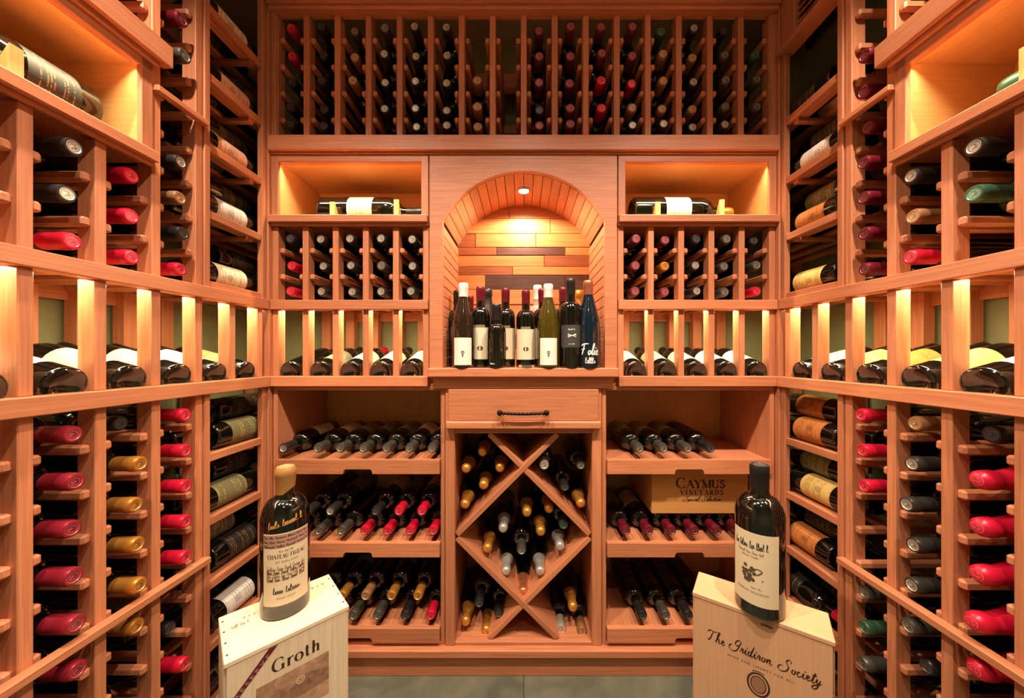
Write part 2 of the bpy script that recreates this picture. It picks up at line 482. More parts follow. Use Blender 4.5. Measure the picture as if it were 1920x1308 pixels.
# ---------------------------------------------------------------- the setting
ROOM_Y0, WALL_B, WALL_S = -1.25, YB + D + 0.012, HP + D + 0.012
fl = tag(link('floor', None), 'grey-green slate tiled floor', None, None, 'structure')
TS = 0.61
for i in range(-2, 2):
    for j in range(0, 5):
        x0, y0 = i * TS, 1.60 - (j + 1) * TS - 0.17
        box('tile', fl, (max(x0 + .0012, -WALL_S), y0 + .0012, -ZC - .012), (min(x0 + TS - .0012, WALL_S), y0 + TS - .0012, -ZC), SLATE, 0.001)
box('grout_bed', fl, (-WALL_S, ROOM_Y0, -ZC - .03), (WALL_S, WALL_B, -ZC - .003), plain('grout', srgb(70, 66, 56), 0.9), 0)
def struct(name, lo, hi, mat, label):
    o = box(name, None, lo, hi, mat, 0); o['kind'] = 'structure'; o['label'] = label
    return o
struct('wall_back', (-WALL_S - .1, WALL_B, -ZC - .03), (WALL_S + .1, WALL_B + .1, CEIL + .1), WALL, 'olive painted wall behind the far racks')
struct('wall_left', (-WALL_S - .1, ROOM_Y0 - .1, -ZC - .03), (-WALL_S, WALL_B, CEIL + .1), WALL, 'olive painted wall behind the ribbon-crate side racks')
struct('wall_right', (WALL_S, ROOM_Y0 - .1, -ZC - .03), (WALL_S + .1, WALL_B, CEIL + .1), WALL, 'olive painted wall behind the vent side racks')
struct('wall_front', (-WALL_S, ROOM_Y0 - .1, -ZC - .03), (WALL_S, ROOM_Y0, CEIL + .1), WALL, 'olive painted wall behind the viewer')
struct('ceiling', (-WALL_S, ROOM_Y0, CEIL), (WALL_S, WALL_B, CEIL + .1), CEILING, 'pale painted ceiling')

# recessed ceiling lamps
def area_light(name, loc, rot, sx, sy, watts, col, parent=None, spread=None):
    l = bpy.data.lights.new(name, 'AREA'); l.shape = 'RECTANGLE'; l.size = sx; l.size_y = sy; l.energy = watts; l.color = col
    if spread: l.spread = spread
    o = bpy.data.objects.new(name, l); COL.objects.link(o)
    o.location = loc if parent is None else Vector(loc) - parent.location
    o.rotation_euler = rot
    if parent is not None: o.parent = parent
    return o
for i, (x, y) in enumerate(CAN_POS):
    t = thing('recessed_light', ['recessed ceiling light in the middle of the room', 'recessed ceiling light close to the ribbon-crate side racks',
              'recessed ceiling light close to the vent side racks', 'recessed ceiling light behind the viewer'][i], 'ceiling light', (x, y, ZC + CEIL), 'recessed ceiling lights')
    link('trim_ring', lathe_mesh('trim', [(.048, -.001), (.050, -.006), (.062, -.004), (.064, 0)], CHROME, 28, False), t)
    link('lens', lathe_mesh('lens', [(.001, -.0015), (.047, -.0015)], LENS, 28, False), t)
    l = bpy.data.lights.new('spot', 'SPOT'); l.energy = CAN_W[i]; l.color = CAN_COL; l.spot_size = R(114); l.spot_blend = 0.6; l.shadow_soft_size = 0.018
    o = bpy.data.objects.new('spot', l); COL.objects.link(o); o.parent = t; o.location = (0, 0, -0.03)

# ---------------------------------------------------------------- levels (from the camera height)
Z_TOP = 1.145; Z_M1T, Z_M1B = 0.727, 0.677; Z_CUB = 0.4625; Z_LEDGE = 0.439
Z_URT, Z_URB = 0.182, 0.150; Z_LRT, Z_LRB = -0.073, -0.107
Z_BASE = -0.985
BX = 0.848                                    # half width of the back wall racks
COLS = [-BX + 0.010 + i * (2 * BX - 0.020) / 16 for i in range(17)]

# top rack of the back wall
tr = thing('wine_rack', 'dim redwood bottle rack with sixteen columns above the arched niche', 'wine rack')
top_levels = [Z_M1T + 0.068 + k * 0.0900 for k in range(4)]
posts(BACK, tr, COLS, Z_M1T, Z_TOP)
rails(BACK, tr, COLS, top_levels + [Z_M1T + .0098])
BACK.box('crown_board', tr, -BX, BX, -0.020, 0.02, Z_TOP, Z_TOP + .034)
BACK.box('crown_lip', tr, -BX, BX, -0.030, -0.020, Z_TOP + .012, Z_TOP + .034)
BACK.box('header_board', tr, -BX, BX, D - PD - .012, D - PD, Z_TOP - .05, Z_TOP + .034)
BACK.box('rear_rail', tr, -BX, BX, D - PD - .012, D - PD, Z_M1T + .20, Z_M1T + .235)
for s in (-1, 1):
    BACK.box('end_stile', tr, s * (BX - .018), s * BX, -.006, 0.0, Z_M1T, Z_TOP)
TOPROWS = ['r r k k k', 'k k k k k', 'p t t - -', 'p s s s -', 's s s s s', 's s s s s', '- - t t t', '- - - - -',
           'm m m k m', 'm m m m m', 'm m r r -', 'm m r t s', 'e t t t s', 's t s t s', 'k p p p s', '- e p p -']
for c, spec in enumerate(TOPROWS):
    lv = (top_levels[::-1] + [Z_M1T + .0098])
    for r_, ch in enumerate(spec.split()):
        if ch == '-': continue
        cap = GLYPH_CAP[ch]
        cell_bottle(BACK, (COLS[c] + COLS[c + 1]) / 2, lv[r_], cap,
                    f'{CAPWORD[cap]} bottle in the top rack, {ORD[16 - c]} column from the vent end, {ORD[r_ + 1]} row', 'bottles in the top rack', glass='green' if ch == 'e' else 'dark')

# moulding above the alcoves
m1 = tag(link('trim_1', None), 'long redwood moulding under the top rack', None, None, 'structure')
BACK.box('moulding_face', m1, -BX, BX, -0.022, 0.03, Z_M1B, Z_M1T)
BACK.box('moulding_cove', m1, -BX, BX, -0.012, 0.03, Z_M1B - .008, Z_M1B)

# lit alcoves with a big bottle
def cubby(fr, a0, a1, label, deep=0.25, ledge_a=None):
    t = thing('display_alcove', label, 'alcove')
    fr.box('alcove_back', t, a0, a1, deep, deep + .012, Z_CUB, Z_M1B - .01, pale_ply)
    fr.box('alcove_side', t, a0, a0 + .014, .004, deep, Z_CUB, Z_M1B - .01, pale_ply)
    fr.box('alcove_side', t, a1 - .014, a1, .004, deep, Z_CUB, Z_M1B - .01, pale_ply)
    fr.box('alcove_top', t, a0, a1, .004, deep + .012, Z_M1B - .020, Z_M1B - .0085, pale_ply)
    fr.box('face_stile', t, a0, a0 + .024, -.006, .006, Z_CUB, Z_M1B - .0085)
    fr.box('face_stile', t, a1 - .024, a1, -.006, .006, Z_CUB, Z_M1B - .0085)
    fr.box('face_header', t, a0, a1, -.006, .014, Z_M1B - .032, Z_M1B - .0085)
    la0, la1 = ledge_a or (a0, a1)
    fr.box('ledge', t, la0, la1, -.022, deep + .012, Z_LEDGE, Z_CUB)
    fr.box('ledge_cove', t, la0, la1, -.010, .0, Z_LEDGE - .009, Z_LEDGE)
    st = thing('led_strip', label.replace('alcove', 'alcove light strip').replace('pale birch ', 'warm hidden '), 'light strip')
    fr.box('diffuser', st, a0 + .03, a1 - .03, .0145, .0195, Z_M1B - .0222, Z_M1B - .0204, LED_MAT, 0)
    c = fr.p((a0 + a1) / 2, .0175, Z_M1B - .0228 + ZC)
    ln = a1 - a0 - .05
    area_light('led_glow', c, (0, 0, 0) if fr is BACK else (0, 0, R(90)), ln, .005, CUBBY_LED_W * ln, LED_COL, st, R(105))
    return t
XN0, XN1 = -0.316, 0.313                       # niche panel
cubby(BACK, -BX, XN0 - .004, 'pale birch alcove beside the niche on the ribbon-crate side')
cubby(BACK, XN1 + .004, BX, 'pale birch alcove beside the niche on the vent side')

# small racks under the back alcoves
def small_rack(a0, a1, spec, side_word, from_word):
    t = thing('wine_rack', f'redwood rack of fifteen slots under the back alcove on the {side_word} side', 'wine rack')
    al = [a0 + .010 + i * (a1 - a0 - .020) / 5 for i in range(6)]
    lv = [Z_URT + .0805 + PITCH_Z, Z_URT + .0805, Z_URT - .008 + .001]
    posts(BACK, t, al, Z_URT, Z_LEDGE - .009)
    rails(BACK, t, al, lv[:2])
    for a0_, a1_ in zip(al[:-1], al[1:]):
        for aa in (a0_ + PW / 2, a1_ - PW / 2 - RW):
            BACK.box('rail', t, aa, aa + RW, .04, D - .002, Z_URT - .0085, Z_URT + .0075, bev=.004)
    BACK.box('rear_rail', t, a0, a1, D - PD - .01, D - PD, Z_LEDGE - .05, Z_LEDGE - .012)
    for c, col in enumerate(spec):
        for r_, ch in enumerate(col):
            if ch == '-': continue
            cap = GLYPH_CAP[ch]
            k = c + 1 if from_word == 'outer' else c + 1
            cell_bottle(BACK, (al[c] + al[c + 1]) / 2, lv[r_], cap,
                        f'{CAPWORD[cap]} bottle in the {side_word} side back small rack, {ORD[5 - c]} column from the vent, {ORD[r_ + 1]} row', f'bottles in the {side_word} side back small rack')
small_rack(-BX, XN0 - .004, ['krr', 'sss', 'sss', 'sps', 'sss'], 'ribbon-crate', 'outer')
small_rack(XN1 + .004, BX, ['mmm', 'mgm', 'kss', 'ppp', 'kpr'], 'vent', 'outer')

# display rows: rails, posts, sloping cradles, hidden light strips, bottles with their bases to the room
TILT = R(15)
def display(fr, al, a0, a1, label, led_label, bot, side_word, group):
    t = thing('display_rack', label, 'display rack')
    fr.box('upper_rail', t, a0, a1, -.012, .022, Z_URB, Z_URT)
    fr.box('lower_rail', t, a0, a1, -.016, .022, Z_LRB, Z_LRT)
    for a in al:
        fr.box('post', t, a - PW / 2, a + PW / 2, 0, PD, Z_LRT, Z_URB)
        fr.box('rear_post', t, a - .018, a + .018, D - PD, D, Z_LRB, Z_URT)
    fr.box('rear_rail', t, a0, a1, D - .012, D, Z_URB - .01, Z_URT)
    if fr is not BACK: fr.box('end_panel', t, a0 - .012, a0 - .0005, 0, D, Z_LRB + .0005, Z_URT - .0005)
    fr.box('cradle_board', t, a0, a1, .05, .075, Z_LRB - .005, Z_LRT - .036)
    fr.box('cradle_board', t, a0, a1, .20, .225, Z_LRB - .005, Z_LRT + .005)
    st = thing('led_strip', led_label, 'light strip')
    fr.box('diffuser', st, a0 + .01, a1 - .01, .039, .047, Z_URB + .006, Z_URB + .009, LED_MAT, 0)
    ln = a1 - a0 - .02
    area_light('led_glow', fr.p((a0 + a1) / 2, .043, Z_URB + .005 + ZC), (0, 0, 0) if fr is BACK else (0, 0, R(90)), ln, .008, DISPLAY_LED_W * ln, LED_COL, st)
    ax = fr.inward * math.cos(TILT) + Vector((0, 0, math.sin(TILT)))
    for i, (a, kind, lab, cap, lw) in enumerate(bot):
        r = SHAPES[kind]['r']
        base = fr.p(a, .004, Z_LRT + r * .32)
        bottle(kind, base, ax, Vector((0, 0, 1)), cap, 'dark', lab, lw, group, half=80)
    return t
seq = [COLS[0] + (COLS[1] - COLS[0]) * i for i in range(6)]
bl = [-BX + .010 + i * ((XN0 - .004) - (-BX) - .020) / 5 for i in range(6)]
br = [XN1 + .014 + i * (BX - (XN1 + .004) - .020) / 5 for i in range(6)]
mid = lambda l, i: (l[i] + l[i + 1]) / 2
display(BACK, bl, -BX, XN0 - .004, 'lit back display row beside the niche on the ribbon-crate side', 'warm light strip over the back display row on the ribbon-crate side',
        [(mid(bl, i), 'bordeaux', lab, cap, f'reclining bottle with {lw}, back display row, ribbon-crate side, {ORD[i + 1]} from corner') for i, (lab, cap, lw) in enumerate(
            [(None, 'black', 'bare dark glass'), ('grey', 'black', 'grey label'), ('cream', 'red', 'cream label'), ('cream', 'black', 'bright cream label'), ('cream', 'black', 'wide cream label')])], 'ribbon-crate', 'reclining bottles in the display rows')
display(BACK, br, XN1 + .004, BX, 'lit back display row beside the niche on the vent side', 'warm light strip over the back display row on the vent side',
        [(mid(br, i), 'bordeaux', lab, cap, f'reclining bottle with {lw}, back display row, vent side, {ORD[5 - i]} from corner') for i, (lab, cap, lw) in enumerate(
            [('cream', 'black', 'cream label'), ('rose', 'black', 'rosy label'), ('cream', 'black', 'pale cream label'), ('white', 'black', 'white label'), ('white', 'black', 'white printed label')])], 'vent', 'reclining bottles in the display rows')

# ---------------------------------------------------------------- lettering: pen strokes turned into flat ribbons
def catmull(pts, n=6):
    if len(pts) < 3: return [Vector(p) for p in pts]
    P = [Vector(p) for p in pts]
    out = []
    for i in range(len(P) - 1):
        p0 = P[i - 1] if i > 0 else P[0] * 2 - P[1]
        p1, p2 = P[i], P[i + 1]
        p3 = P[i + 2] if i + 2 < len(P) else P[-1] * 2 - P[-2]
        for k in range(n):
            t = k / n
            out.append(0.5 * ((2 * p1) + (p2 - p0) * t + (2 * p0 - 5 * p1 + 4 * p2 - p3) * t * t + (3 * p1 - p0 - 3 * p2 + p3) * t ** 3))
    out.append(P[-1])
    return out
def ell(cx, cy, rx, ry, a0, a1, n=14):
    return [(cx + rx * math.cos(R(a0 + (a1 - a0) * i / n)), cy + ry * math.sin(R(a0 + (a1 - a0) * i / n))) for i in range(n + 1)]
def ribbon(strokes, thick, thin, verts, faces):
    """strokes: (points, mode); mode None = contrast by direction, 'k' thick, 'n' thin, 'p' pen held at 45 degrees"""
    for pts, mode in strokes:
        P = [Vector(p) for p in pts]
        base = len(verts)
        for i, p in enumerate(P):
            t = P[min(i + 1, len(P) - 1)] - P[max(i - 1, 0)]
            t = t.normalized() if t.length > 1e-9 else Vector((1, 0))
            nrm = Vector((-t.y, t.x))
            w = thick if mode == 'k' else thin if mode == 'n' else thin + (thick - thin) * (abs(t.y) ** 1.6 if mode is None else abs(math.sin(math.atan2(t.y, t.x) + R(40))))
            if mode == 'p': w *= min(1.0, 0.45 + 0.55 * min(i, len(P) - 1 - i) / max(1, len(P) * 0.2))
            verts.append(p + nrm * w / 2); verts.append(p - nrm * w / 2)
        for i in range(len(P) - 1):
            a = base + 2 * i
            faces.append((a, a + 1, a + 3, a + 2))
V_ = lambda *p: [tuple(x) for x in p]
def ser(x, y, w=.13): return ([(x - w, y), (x + w, y)], 'n')
SERIF = {
    'C': (.86, [(ell(.46, .5, .40, .5, 48, 312), None), ([(.73, .62), (.75, .98)], 'n'), ([(.73, .38), (.76, .04)], 'n')]),
    'A': (.86, [([(.08, 0), (.42, 1)], 'n'), ([(.42, 1), (.78, 0)], 'k'), ([(.20, .36), (.64, .36)], 'n'), ser(.08, 0), ser(.78, 0)]),
    'Y': (.84, [([(.10, 1), (.43, .48)], 'k'), ([(.78, 1), (.43, .48)], 'n'), ([(.43, .5), (.43, 0)], 'k'), ser(.10, 1), ser(.78, 1), ser(.43, 0)]),
    'M': (1.05, [([(.13, 0), (.13, 1)], 'n'), ([(.13, 1), (.52, .05)], 'k'), ([(.52, .05), (.90, 1)], 'n'), ([(.90, 1), (.90, 0)], 'k'), ser(.13, 0), ser(.90, 0), ser(.10, 1, .10), ser(.93, 1, .10)]),
    'U': (.86, [([(.16, 1), (.16, .32)], 'k'), (ell(.43, .32, .27, .32, 180, 360), None), ([(.70, .32), (.70, 1)], 'n'), ser(.16, 1), ser(.70, 1)]),
    'S': (.66, [(catmull([(.52, .80), (.42, .96), (.25, .97), (.13, .80), (.22, .62), (.40, .47), (.53, .30), (.44, .07), (.25, .02), (.10, .20)], 5), 'q'), ([(.52, .72), (.53, 1)], 'n'), ([(.10, .28), (.09, 0)], 'n')]),
    'V': (.82, [([(.08, 1), (.42, 0)], 'k'), ([(.75, 1), (.42, 0)], 'n'), ser(.08, 1), ser(.75, 1)]),
    'I': (.42, [([(.2, 0), (.2, 1)], 'k'), ser(.2, 0), ser(.2, 1)]),
    'N': (.92, [([(.14, 0), (.14, 1)], 'n'), ([(.14, 1), (.76, 0)], 'k'), ([(.76, 0), (.76, 1)], 'n'), ser(.14, 0), ser(.10, 1, .1), ser(.76, 1)]),
    'E': (.70, [([(.17, 0), (.17, 1)], 'k'), ([(.08, 1), (.60, 1)], 'n'), ([(.08, 0), (.63, 0)], 'n'), ([(.17, .52), (.48, .52)], 'n'), ([(.60, 1), (.61, .80)], 'n'), ([(.63, 0), (.64, .2)], 'n')]),
    'R': (.82, [([(.17, 0), (.17, 1)], 'k'), ([(.08, 1), (.38, 1)], 'n'), (ell(.38, .76, .22, .24, 90, -90), None), ([(.38, .52), (.17, .52)], 'n'), ([(.36, .52), (.72, 0)], 'k'), ser(.17, 0), ser(.74, 0, .08)]),
    'D': (.88, [([(.17, 0), (.17, 1)], 'k'), ([(.08, 1), (.40, 1)], 'n'), (ell(.40, .5, .38, .5, 90, -90), None), ([(.40, 0), (.08, 0)], 'n')]),
    'G': (.92, [(ell(.46, .5, .40, .5, 48, 300), None), ([(.74, .0), (.74, .42)], 'k'), ser(.74, .42, .12), ([(.73, .66), (.75, .98)], 'n')]),
    'r': (.52, [([(.16, 0), (.16, .62)], 'k'), (catmull([(.20, .46), (.28, .60), (.40, .62), (.44, .54)], 4), None), ser(.16, 0, .12), ([(.05, .62), (.16, .62)], 'n')]),
    'o': (.62, [(ell(.30, .31, .25, .31, 90, 450), None)]),
    't': (.46, [([(.20, .88), (.20, .12)], 'k'), (catmull([(.20, .12), (.26, .01), (.38, .06)], 4), None), ([(.05, .62), (.40, .62)], 'n')]),
    'h': (.70, [([(.16, 0), (.16, 1)], 'k'), (catmull([(.18, .44), (.30, .61), (.44, .60), (.50, .44)], 4), None), ([(.50, .46), (.50, 0)], 'k'), ser(.16, 0, .11), ser(.50, 0, .11), ([(.04, 1), (.16, 1)], 'n')]),
    ' ': (.4, []),
}
def C_(*pts): return (catmull(pts, 6), 'p')
SCRIPT = {
    'T': (.62, [C_((-.05, .72), (.02, .90), (.25, .96), (.50, .92), (.72, 1.0)), C_((.40, .93), (.30, .55), (.16, .10), (.02, .02), (-.06, .14))]),
    'h': (.42, [C_((-.02, .05), (.14, .45), (.27, .95), (.20, 1.0), (.12, .62), (.05, 0)), C_((.07, .16), (.20, .42), (.29, .36), (.25, .10), (.32, .01), (.42, .10))]),
    'e': (.34, [C_((-.02, .10), (.16, .22), (.24, .36), (.14, .42), (.06, .22), (.12, .02), (.24, .04), (.34, .14))]),
    'G': (.68, [C_((.62, .72), (.72, .88), (.58, 1.02), (.38, .92), (.28, .66), (.38, .48), (.58, .58), (.66, .72)), C_((.66, .72), (.56, .36), (.40, .02), (.14, -.10), (-.10, .02), (-.16, .28), (-.02, .44), (.10, .42))]),
    'r': (.30, [C_((-.02, .08), (.10, .36), (.12, .46), (.15, .38), (.24, .38), (.19, .18), (.20, .03), (.30, .10))]),
    'i': (.22, [C_((-.02, .08), (.10, .42), (.07, .12), (.12, .01), (.22, .10)), ([(.16, .58), (.19, .66)], 'k')]),
    'd': (.42, [C_((.26, .36), (.14, .42), (.03, .22), (.08, .02), (.20, .10), (.30, .42), (.42, .98)), C_((.42, .98), (.30, .50), (.25, .08), (.32, .0), (.42, .10))]),
    'o': (.34, [C_((.20, .40), (.08, .36), (.03, .16), (.10, .01), (.22, .10), (.26, .30), (.18, .40), (.24, .34), (.36, .36))]),
    'n': (.44, [C_((-.02, .08), (.09, .40), (.05, 0)), C_((.07, .16), (.20, .42), (.28, .36), (.24, .10), (.32, 0), (.44, .10))]),
    'S': (.80, [C_((.72, .80), (.74, .98), (.58, 1.06), (.42, .92), (.44, .74), (.56, .56), (.60, .32), (.44, .02), (.14, -.08), (-.08, .06), (-.06, .30), (.12, .42), (.28, .34))]),
    'c': (.30, [C_((.22, .34), (.14, .42), (.03, .22), (.08, .01), (.20, .02), (.30, .12))]),
    't': (.26, [C_((-.02, .08), (.12, .48), (.21, .84), (.12, .40), (.08, .06), (.16, .0), (.26, .10)), ([(.02, .60), (.32, .64)], 'k')]),
    'y': (.42, [C_((-.02, .10), (.08, .42), (.06, .14), (.16, .02), (.28, .38)), C_((.30, .42), (.22, .02), (.08, -.38), (-.14, -.44), (-.16, -.26), (.10, -.06), (.42, .16))]),
    'p': (.40, [C_((-.04, .06), (.12, .44), (.02, -.40)), C_((.09, .22), (.20, .42), (.30, .30), (.24, .06), (.10, .04), (.24, .0), (.40, .12))]),
    'a': (.36, [C_((.24, .38), (.12, .40), (.03, .18), (.09, .01), (.20, .12), (.26, .40), (.22, .10), (.28, .0), (.36, .10))]),
    'l': (.24, [C_((-.02, .08), (.14, .50), (.25, .96), (.18, 1.0), (.10, .50), (.08, .08), (.14, 0), (.24, .10))]),
    ' ': (.44, []),
}
def stroke_text(font, text, thick, thin, track=0.0, slant=0.0, caps=None):
    """flat verts and faces of a line of pen lettering, cap height 1, starting at x = 0"""
    verts, faces, x = [], [], 0.0
    for i, ch in enumerate(text):
        adv, st = font[ch]
        k = 1.0 if caps is None or i == 0 else caps
        st2 = [([(x + p[0] * k + slant * p[1] * k, p[1] * k) for p in pts], None if mode == 'q' else mode) for pts, mode in st]
        ribbon(st2, thick * (k ** .5), thin, verts, faces)
        x += adv * k + track
    return [Vector((v[0], v[1])) for v in verts], faces, x - track

_txt_cache = {}
def plain_text(text, track=1.0):
    """built-in sans lettering as flat verts and faces, cap height about 1"""
    cu = bpy.data.curves.new('txt', 'FONT'); cu.body = text; cu.size = 1.38; cu.space_character = track; cu.resolution_u = 2
    o = bpy.data.objects.new('txt', cu); COL.objects.link(o)
    dg = bpy.context.evaluated_depsgraph_get()
    me = bpy.data.meshes.new_from_object(o.evaluated_get(dg))
    v = [Vector((q.co.x, q.co.y)) for q in me.vertices]; f = [tuple(p.vertices) for p in me.polygons]
    bpy.data.objects.remove(o); bpy.data.curves.remove(cu); bpy.data.meshes.remove(me)
    w = max((q.x for q in v), default=0)
    return v, f, w
def scribble(seed, n, jag=0.5):
    """joined-up handwriting that cannot be read: looping strokes of uneven height with word gaps"""
    rnd = random.Random(seed)
    verts, faces, x = [], [], 0.0
    left = n
    while left > 0:
        k = min(left, rnd.randint(3, 7)); left -= k
        pts = []
        for i in range(k):
            up = rnd.choice((.42, .45, .5, .5, 1.0)) if i else 1.0
            w_ = rnd.uniform(.18, .30)
            pts += [(x, .06), (x + w_ * .75, up * .6), (x + w_ * .62, up), (x + w_ * .30, up * .6), (x + w_ * .45, .02)]
            x += w_
        pts.append((x + .1, .12))
        ribbon([(catmull(pts, 4), 'p')], .11, .035, verts, faces)
        x += .28
    return [Vector((v[0], v[1])) for v in verts], faces, x

def place_flat(name, tf, parent, mat, x, z, height, width=None, y=-0.0006, center=True, angle=0.0):
    """lettering on a vertical face of a local object (face plane y)"""
    v, f, w = tf
    sx = height if width is None else width / w
    ca, sa = math.cos(angle), math.sin(angle)
    out = []
    for q in v:
        a, b = (q.x - (w / 2 if center else 0)) * sx, q.y * height
        out.append((x + a * ca - b * sa, y, z + a * sa + b * ca))
    o = mesh_obj(name, out, f, mat, parent)
    fp = [c for c in parent.children if c.name.split('.')[0] == 'face_panel'] or [c for c in parent.children if c.name.split('.')[0] == 'end_board']
    return sub(o, fp[0]) if fp else o
def place_round(name, tf, parent, mat, r, ang, z, height, width=None, lift=.0008, center=True, slope=0.0):
    """lettering wrapped on a bottle; ang in degrees from the label's middle"""
    v, f, w = tf
    sx = height if width is None else width / w
    out = []
    for q in v:
        a = (q.x - (w / 2 if center else 0)) * sx
        th = R(-90 + ang) + a / (r + lift)
        out.append(((r + lift) * math.cos(th), (r + lift) * math.sin(th), z + q.y * height + slope * a))
    return mesh_obj(name, out, f, mat, label_of(parent))

# ---------------------------------------------------------------- arched niche
NH, NS, NA = 0.272, 0.450, 0.615            # half width, spring and apex of the arch
NR = (NH ** 2 + (NA - NS) ** 2) / (2 * (NA - NS)); NC = NA - NR; NT = math.asin(NH / NR)
Z_BAR = -0.045; ND = 0.27
ni = thing('arched_niche', 'arched redwood niche lined with narrow boards and a reclaimed plank back', 'niche')
outer = [(XN0, Z_BAR), (XN0, Z_M1B - .0085), (XN1, Z_M1B - .0085), (XN1, Z_BAR)]
inner = [(NH, Z_BAR)] + [(NR * math.sin(NT - 2 * NT * i / 28), NC + NR * math.cos(NT - 2 * NT * i / 28)) for i in range(29)] + [(-NH, Z_BAR)]
me = extrude_poly(outer + inner, YB - .006, YB + .012); me.materials.append(redwood('X'))
link('arch_panel', me, ni, (0, 0, ZC))
BW = 0.0345
path = []
zz = Z_BAR
while zz + BW < NS + .004:
    path.append(((-NH - .004, zz + BW / 2), 90)); path.append(((NH + .004, zz + BW / 2), -90)); zz += BW
na = 20
for i in range(na):
    th = -NT + (i + .5) * 2 * NT / na
    path.append((((NR + .004) * math.sin(th), NC + (NR + .004) * math.cos(th)), -math.degrees(th)))
for (x, z), ang in path:
    o = link('lining_board', box_mesh(BW - .0022, ND - .012, .010, lambda g: redwood('Y'), .0012), ni, (x, YB + .012 + (ND - .012) / 2, z + ZC))
    o.rotation_euler = (0, -R(ang), 0)
rows = [(.700, .628, [(-.29, .05, 'l'), (.05, .29, 'm')]), (.628, .563, [(-.29, -.06, 'l'), (-.06, .29, 'l')]), (.563, .500, [(-.29, .11, 'l'), (.11, .29, 'l')]),
        (.500, .443, [(-.29, -.20, 'm'), (-.20, .05, 'l'), (.05, .29, 'l')]), (.443, .410, [(-.29, -.112, 'm'), (-.112, .172, 'd'), (.172, .29, 'l')]),
        (.410, .363, [(-.29, .085, 'l'), (.085, .29, 'm')]), (.363, .328, [(-.29, -.046, 'm'), (-.046, .29, 'l')]),
        (.328, .268, [(-.29, -.160, 'l'), (-.160, .172, 'd'), (.172, .29, 'd')]), (.268, .206, [(-.29, .02, 'l'), (.02, .29, 'l')]),
        (.206, .150, [(-.29, -.08, 'l'), (-.08, .29, 'l')]), (.150, .085, [(-.29, .12, 'l'), (.12, .29, 'm')]), (.085, .020, [(-.29, .00, 'm'), (.0, .29, 'l')]), (.020, Z_BAR, [(-.29, .29, 'l')])]
for z1, z0, ps in rows:
    for x0, x1, tone in ps:
        pr = random.uniform(0, .004)
        BACK.box('back_plank', ni, x0 + .0006, x1 - .0006, ND - pr, ND + .016, z0 + .0006, z1 - .0006, {'l': plank_light, 'm': plank_mid, 'd': plank_dark}[tone])
pk = thing('niche_spotlight', 'small bright round spotlight in the top of the arched niche', 'spotlight', (0, YB + .128, ZC + NA - .001))
link('trim_ring', lathe_mesh('puck', [(.017, -.004), (.021, -.006), (.025, -.003), (.026, .001)], CHROME, 24, False), pk)
link('lens', lathe_mesh('pucklens', [(.0005, -.005), (.0175, -.005)], LENS, 24, False), pk)
l = bpy.data.lights.new('bulb', 'SPOT'); l.energy = NICHE_W; l.color = (1.0, .78, .54); l.spot_size = R(166); l.spot_blend = .3; l.shadow_soft_size = .012
o = bpy.data.objects.new('spot', l); COL.objects.link(o); o.parent = pk; o.location = (0, 0, -.024)

bar = thing('bar_top', 'projecting redwood bar shelf under the niche bottles', 'shelf')
BACK.box('shelf_board', bar, XN0 + .002, XN1 - .002, -.036, ND + .016, Z_BAR - .030, Z_BAR, bev=.003)
BACK.box('apron', bar, XN0 + .014, XN1 - .014, -.014, .02, Z_LRB - .006, Z_BAR - .030)

# drawer unit
MX0, MX1 = -.264, .262
dr = thing('drawer_cabinet', 'redwood drawer box with black twisted iron pull under the bar shelf', 'drawer cabinet')
BACK.box('stile', dr, MX0, MX0 + .012, -.004, .30, -.250, Z_LRB - .0065)
BACK.box('stile', dr, MX1 - .012, MX1, -.004, .30, -.250, Z_LRB - .0065)
df = BACK.box('drawer', dr, MX0 + .013, MX1 - .013, -.016, .02, -.221, Z_LRB - .009)
BACK.box('drawer_lip', dr, MX0 + .006, MX1 - .006, -.028, .02, -.247, -.2215, bev=.004)
HY = YB - .016
hz = -.190; hx0, hx1 = -.078, .074
def cxyz(p): return Vector((p[0], p[1], p[2] + ZC))
handle = tube('handle', [cxyz((hx0 + (hx1 - hx0) * i / 12, HY - .026 - .003 * math.sin(math.pi * i / 12), hz - .004 * math.sin(math.pi * i / 12))) for i in range(13)], .0044, IRON, dr)
for x in (hx0, hx1):
    tube('handle_post', [cxyz((x, HY + .001, hz)), cxyz((x, HY - .012, hz)), cxyz((x, HY - .026, hz))], .0048, IRON, dr)
    o = link('handle_knob', lathe_mesh('knob', [(.002, -.009), (.006, -.0075), (.009, -.003), (.009, .003), (.006, .0075), (.002, .009)], IRON, 14), dr, cxyz((x, HY - .028, hz)))
for i in range(11):
    x = hx0 + .012 + (hx1 - hx0 - .024) * i / 10
    o = link('twist_ring', lathe_mesh('twist', [(.0044, -.003), (.0056, 0), (.0044, .003)], IRON, 10, False), dr, cxyz((x, HY - .0285, hz - .003)))
    o.rotation_euler = (0, R(62), 0)
for c in list(dr.children):
    if c.name.split('.')[0] in ('handle', 'handle_post', 'handle_knob', 'twist_ring', 'drawer_lip'): sub(c, df)

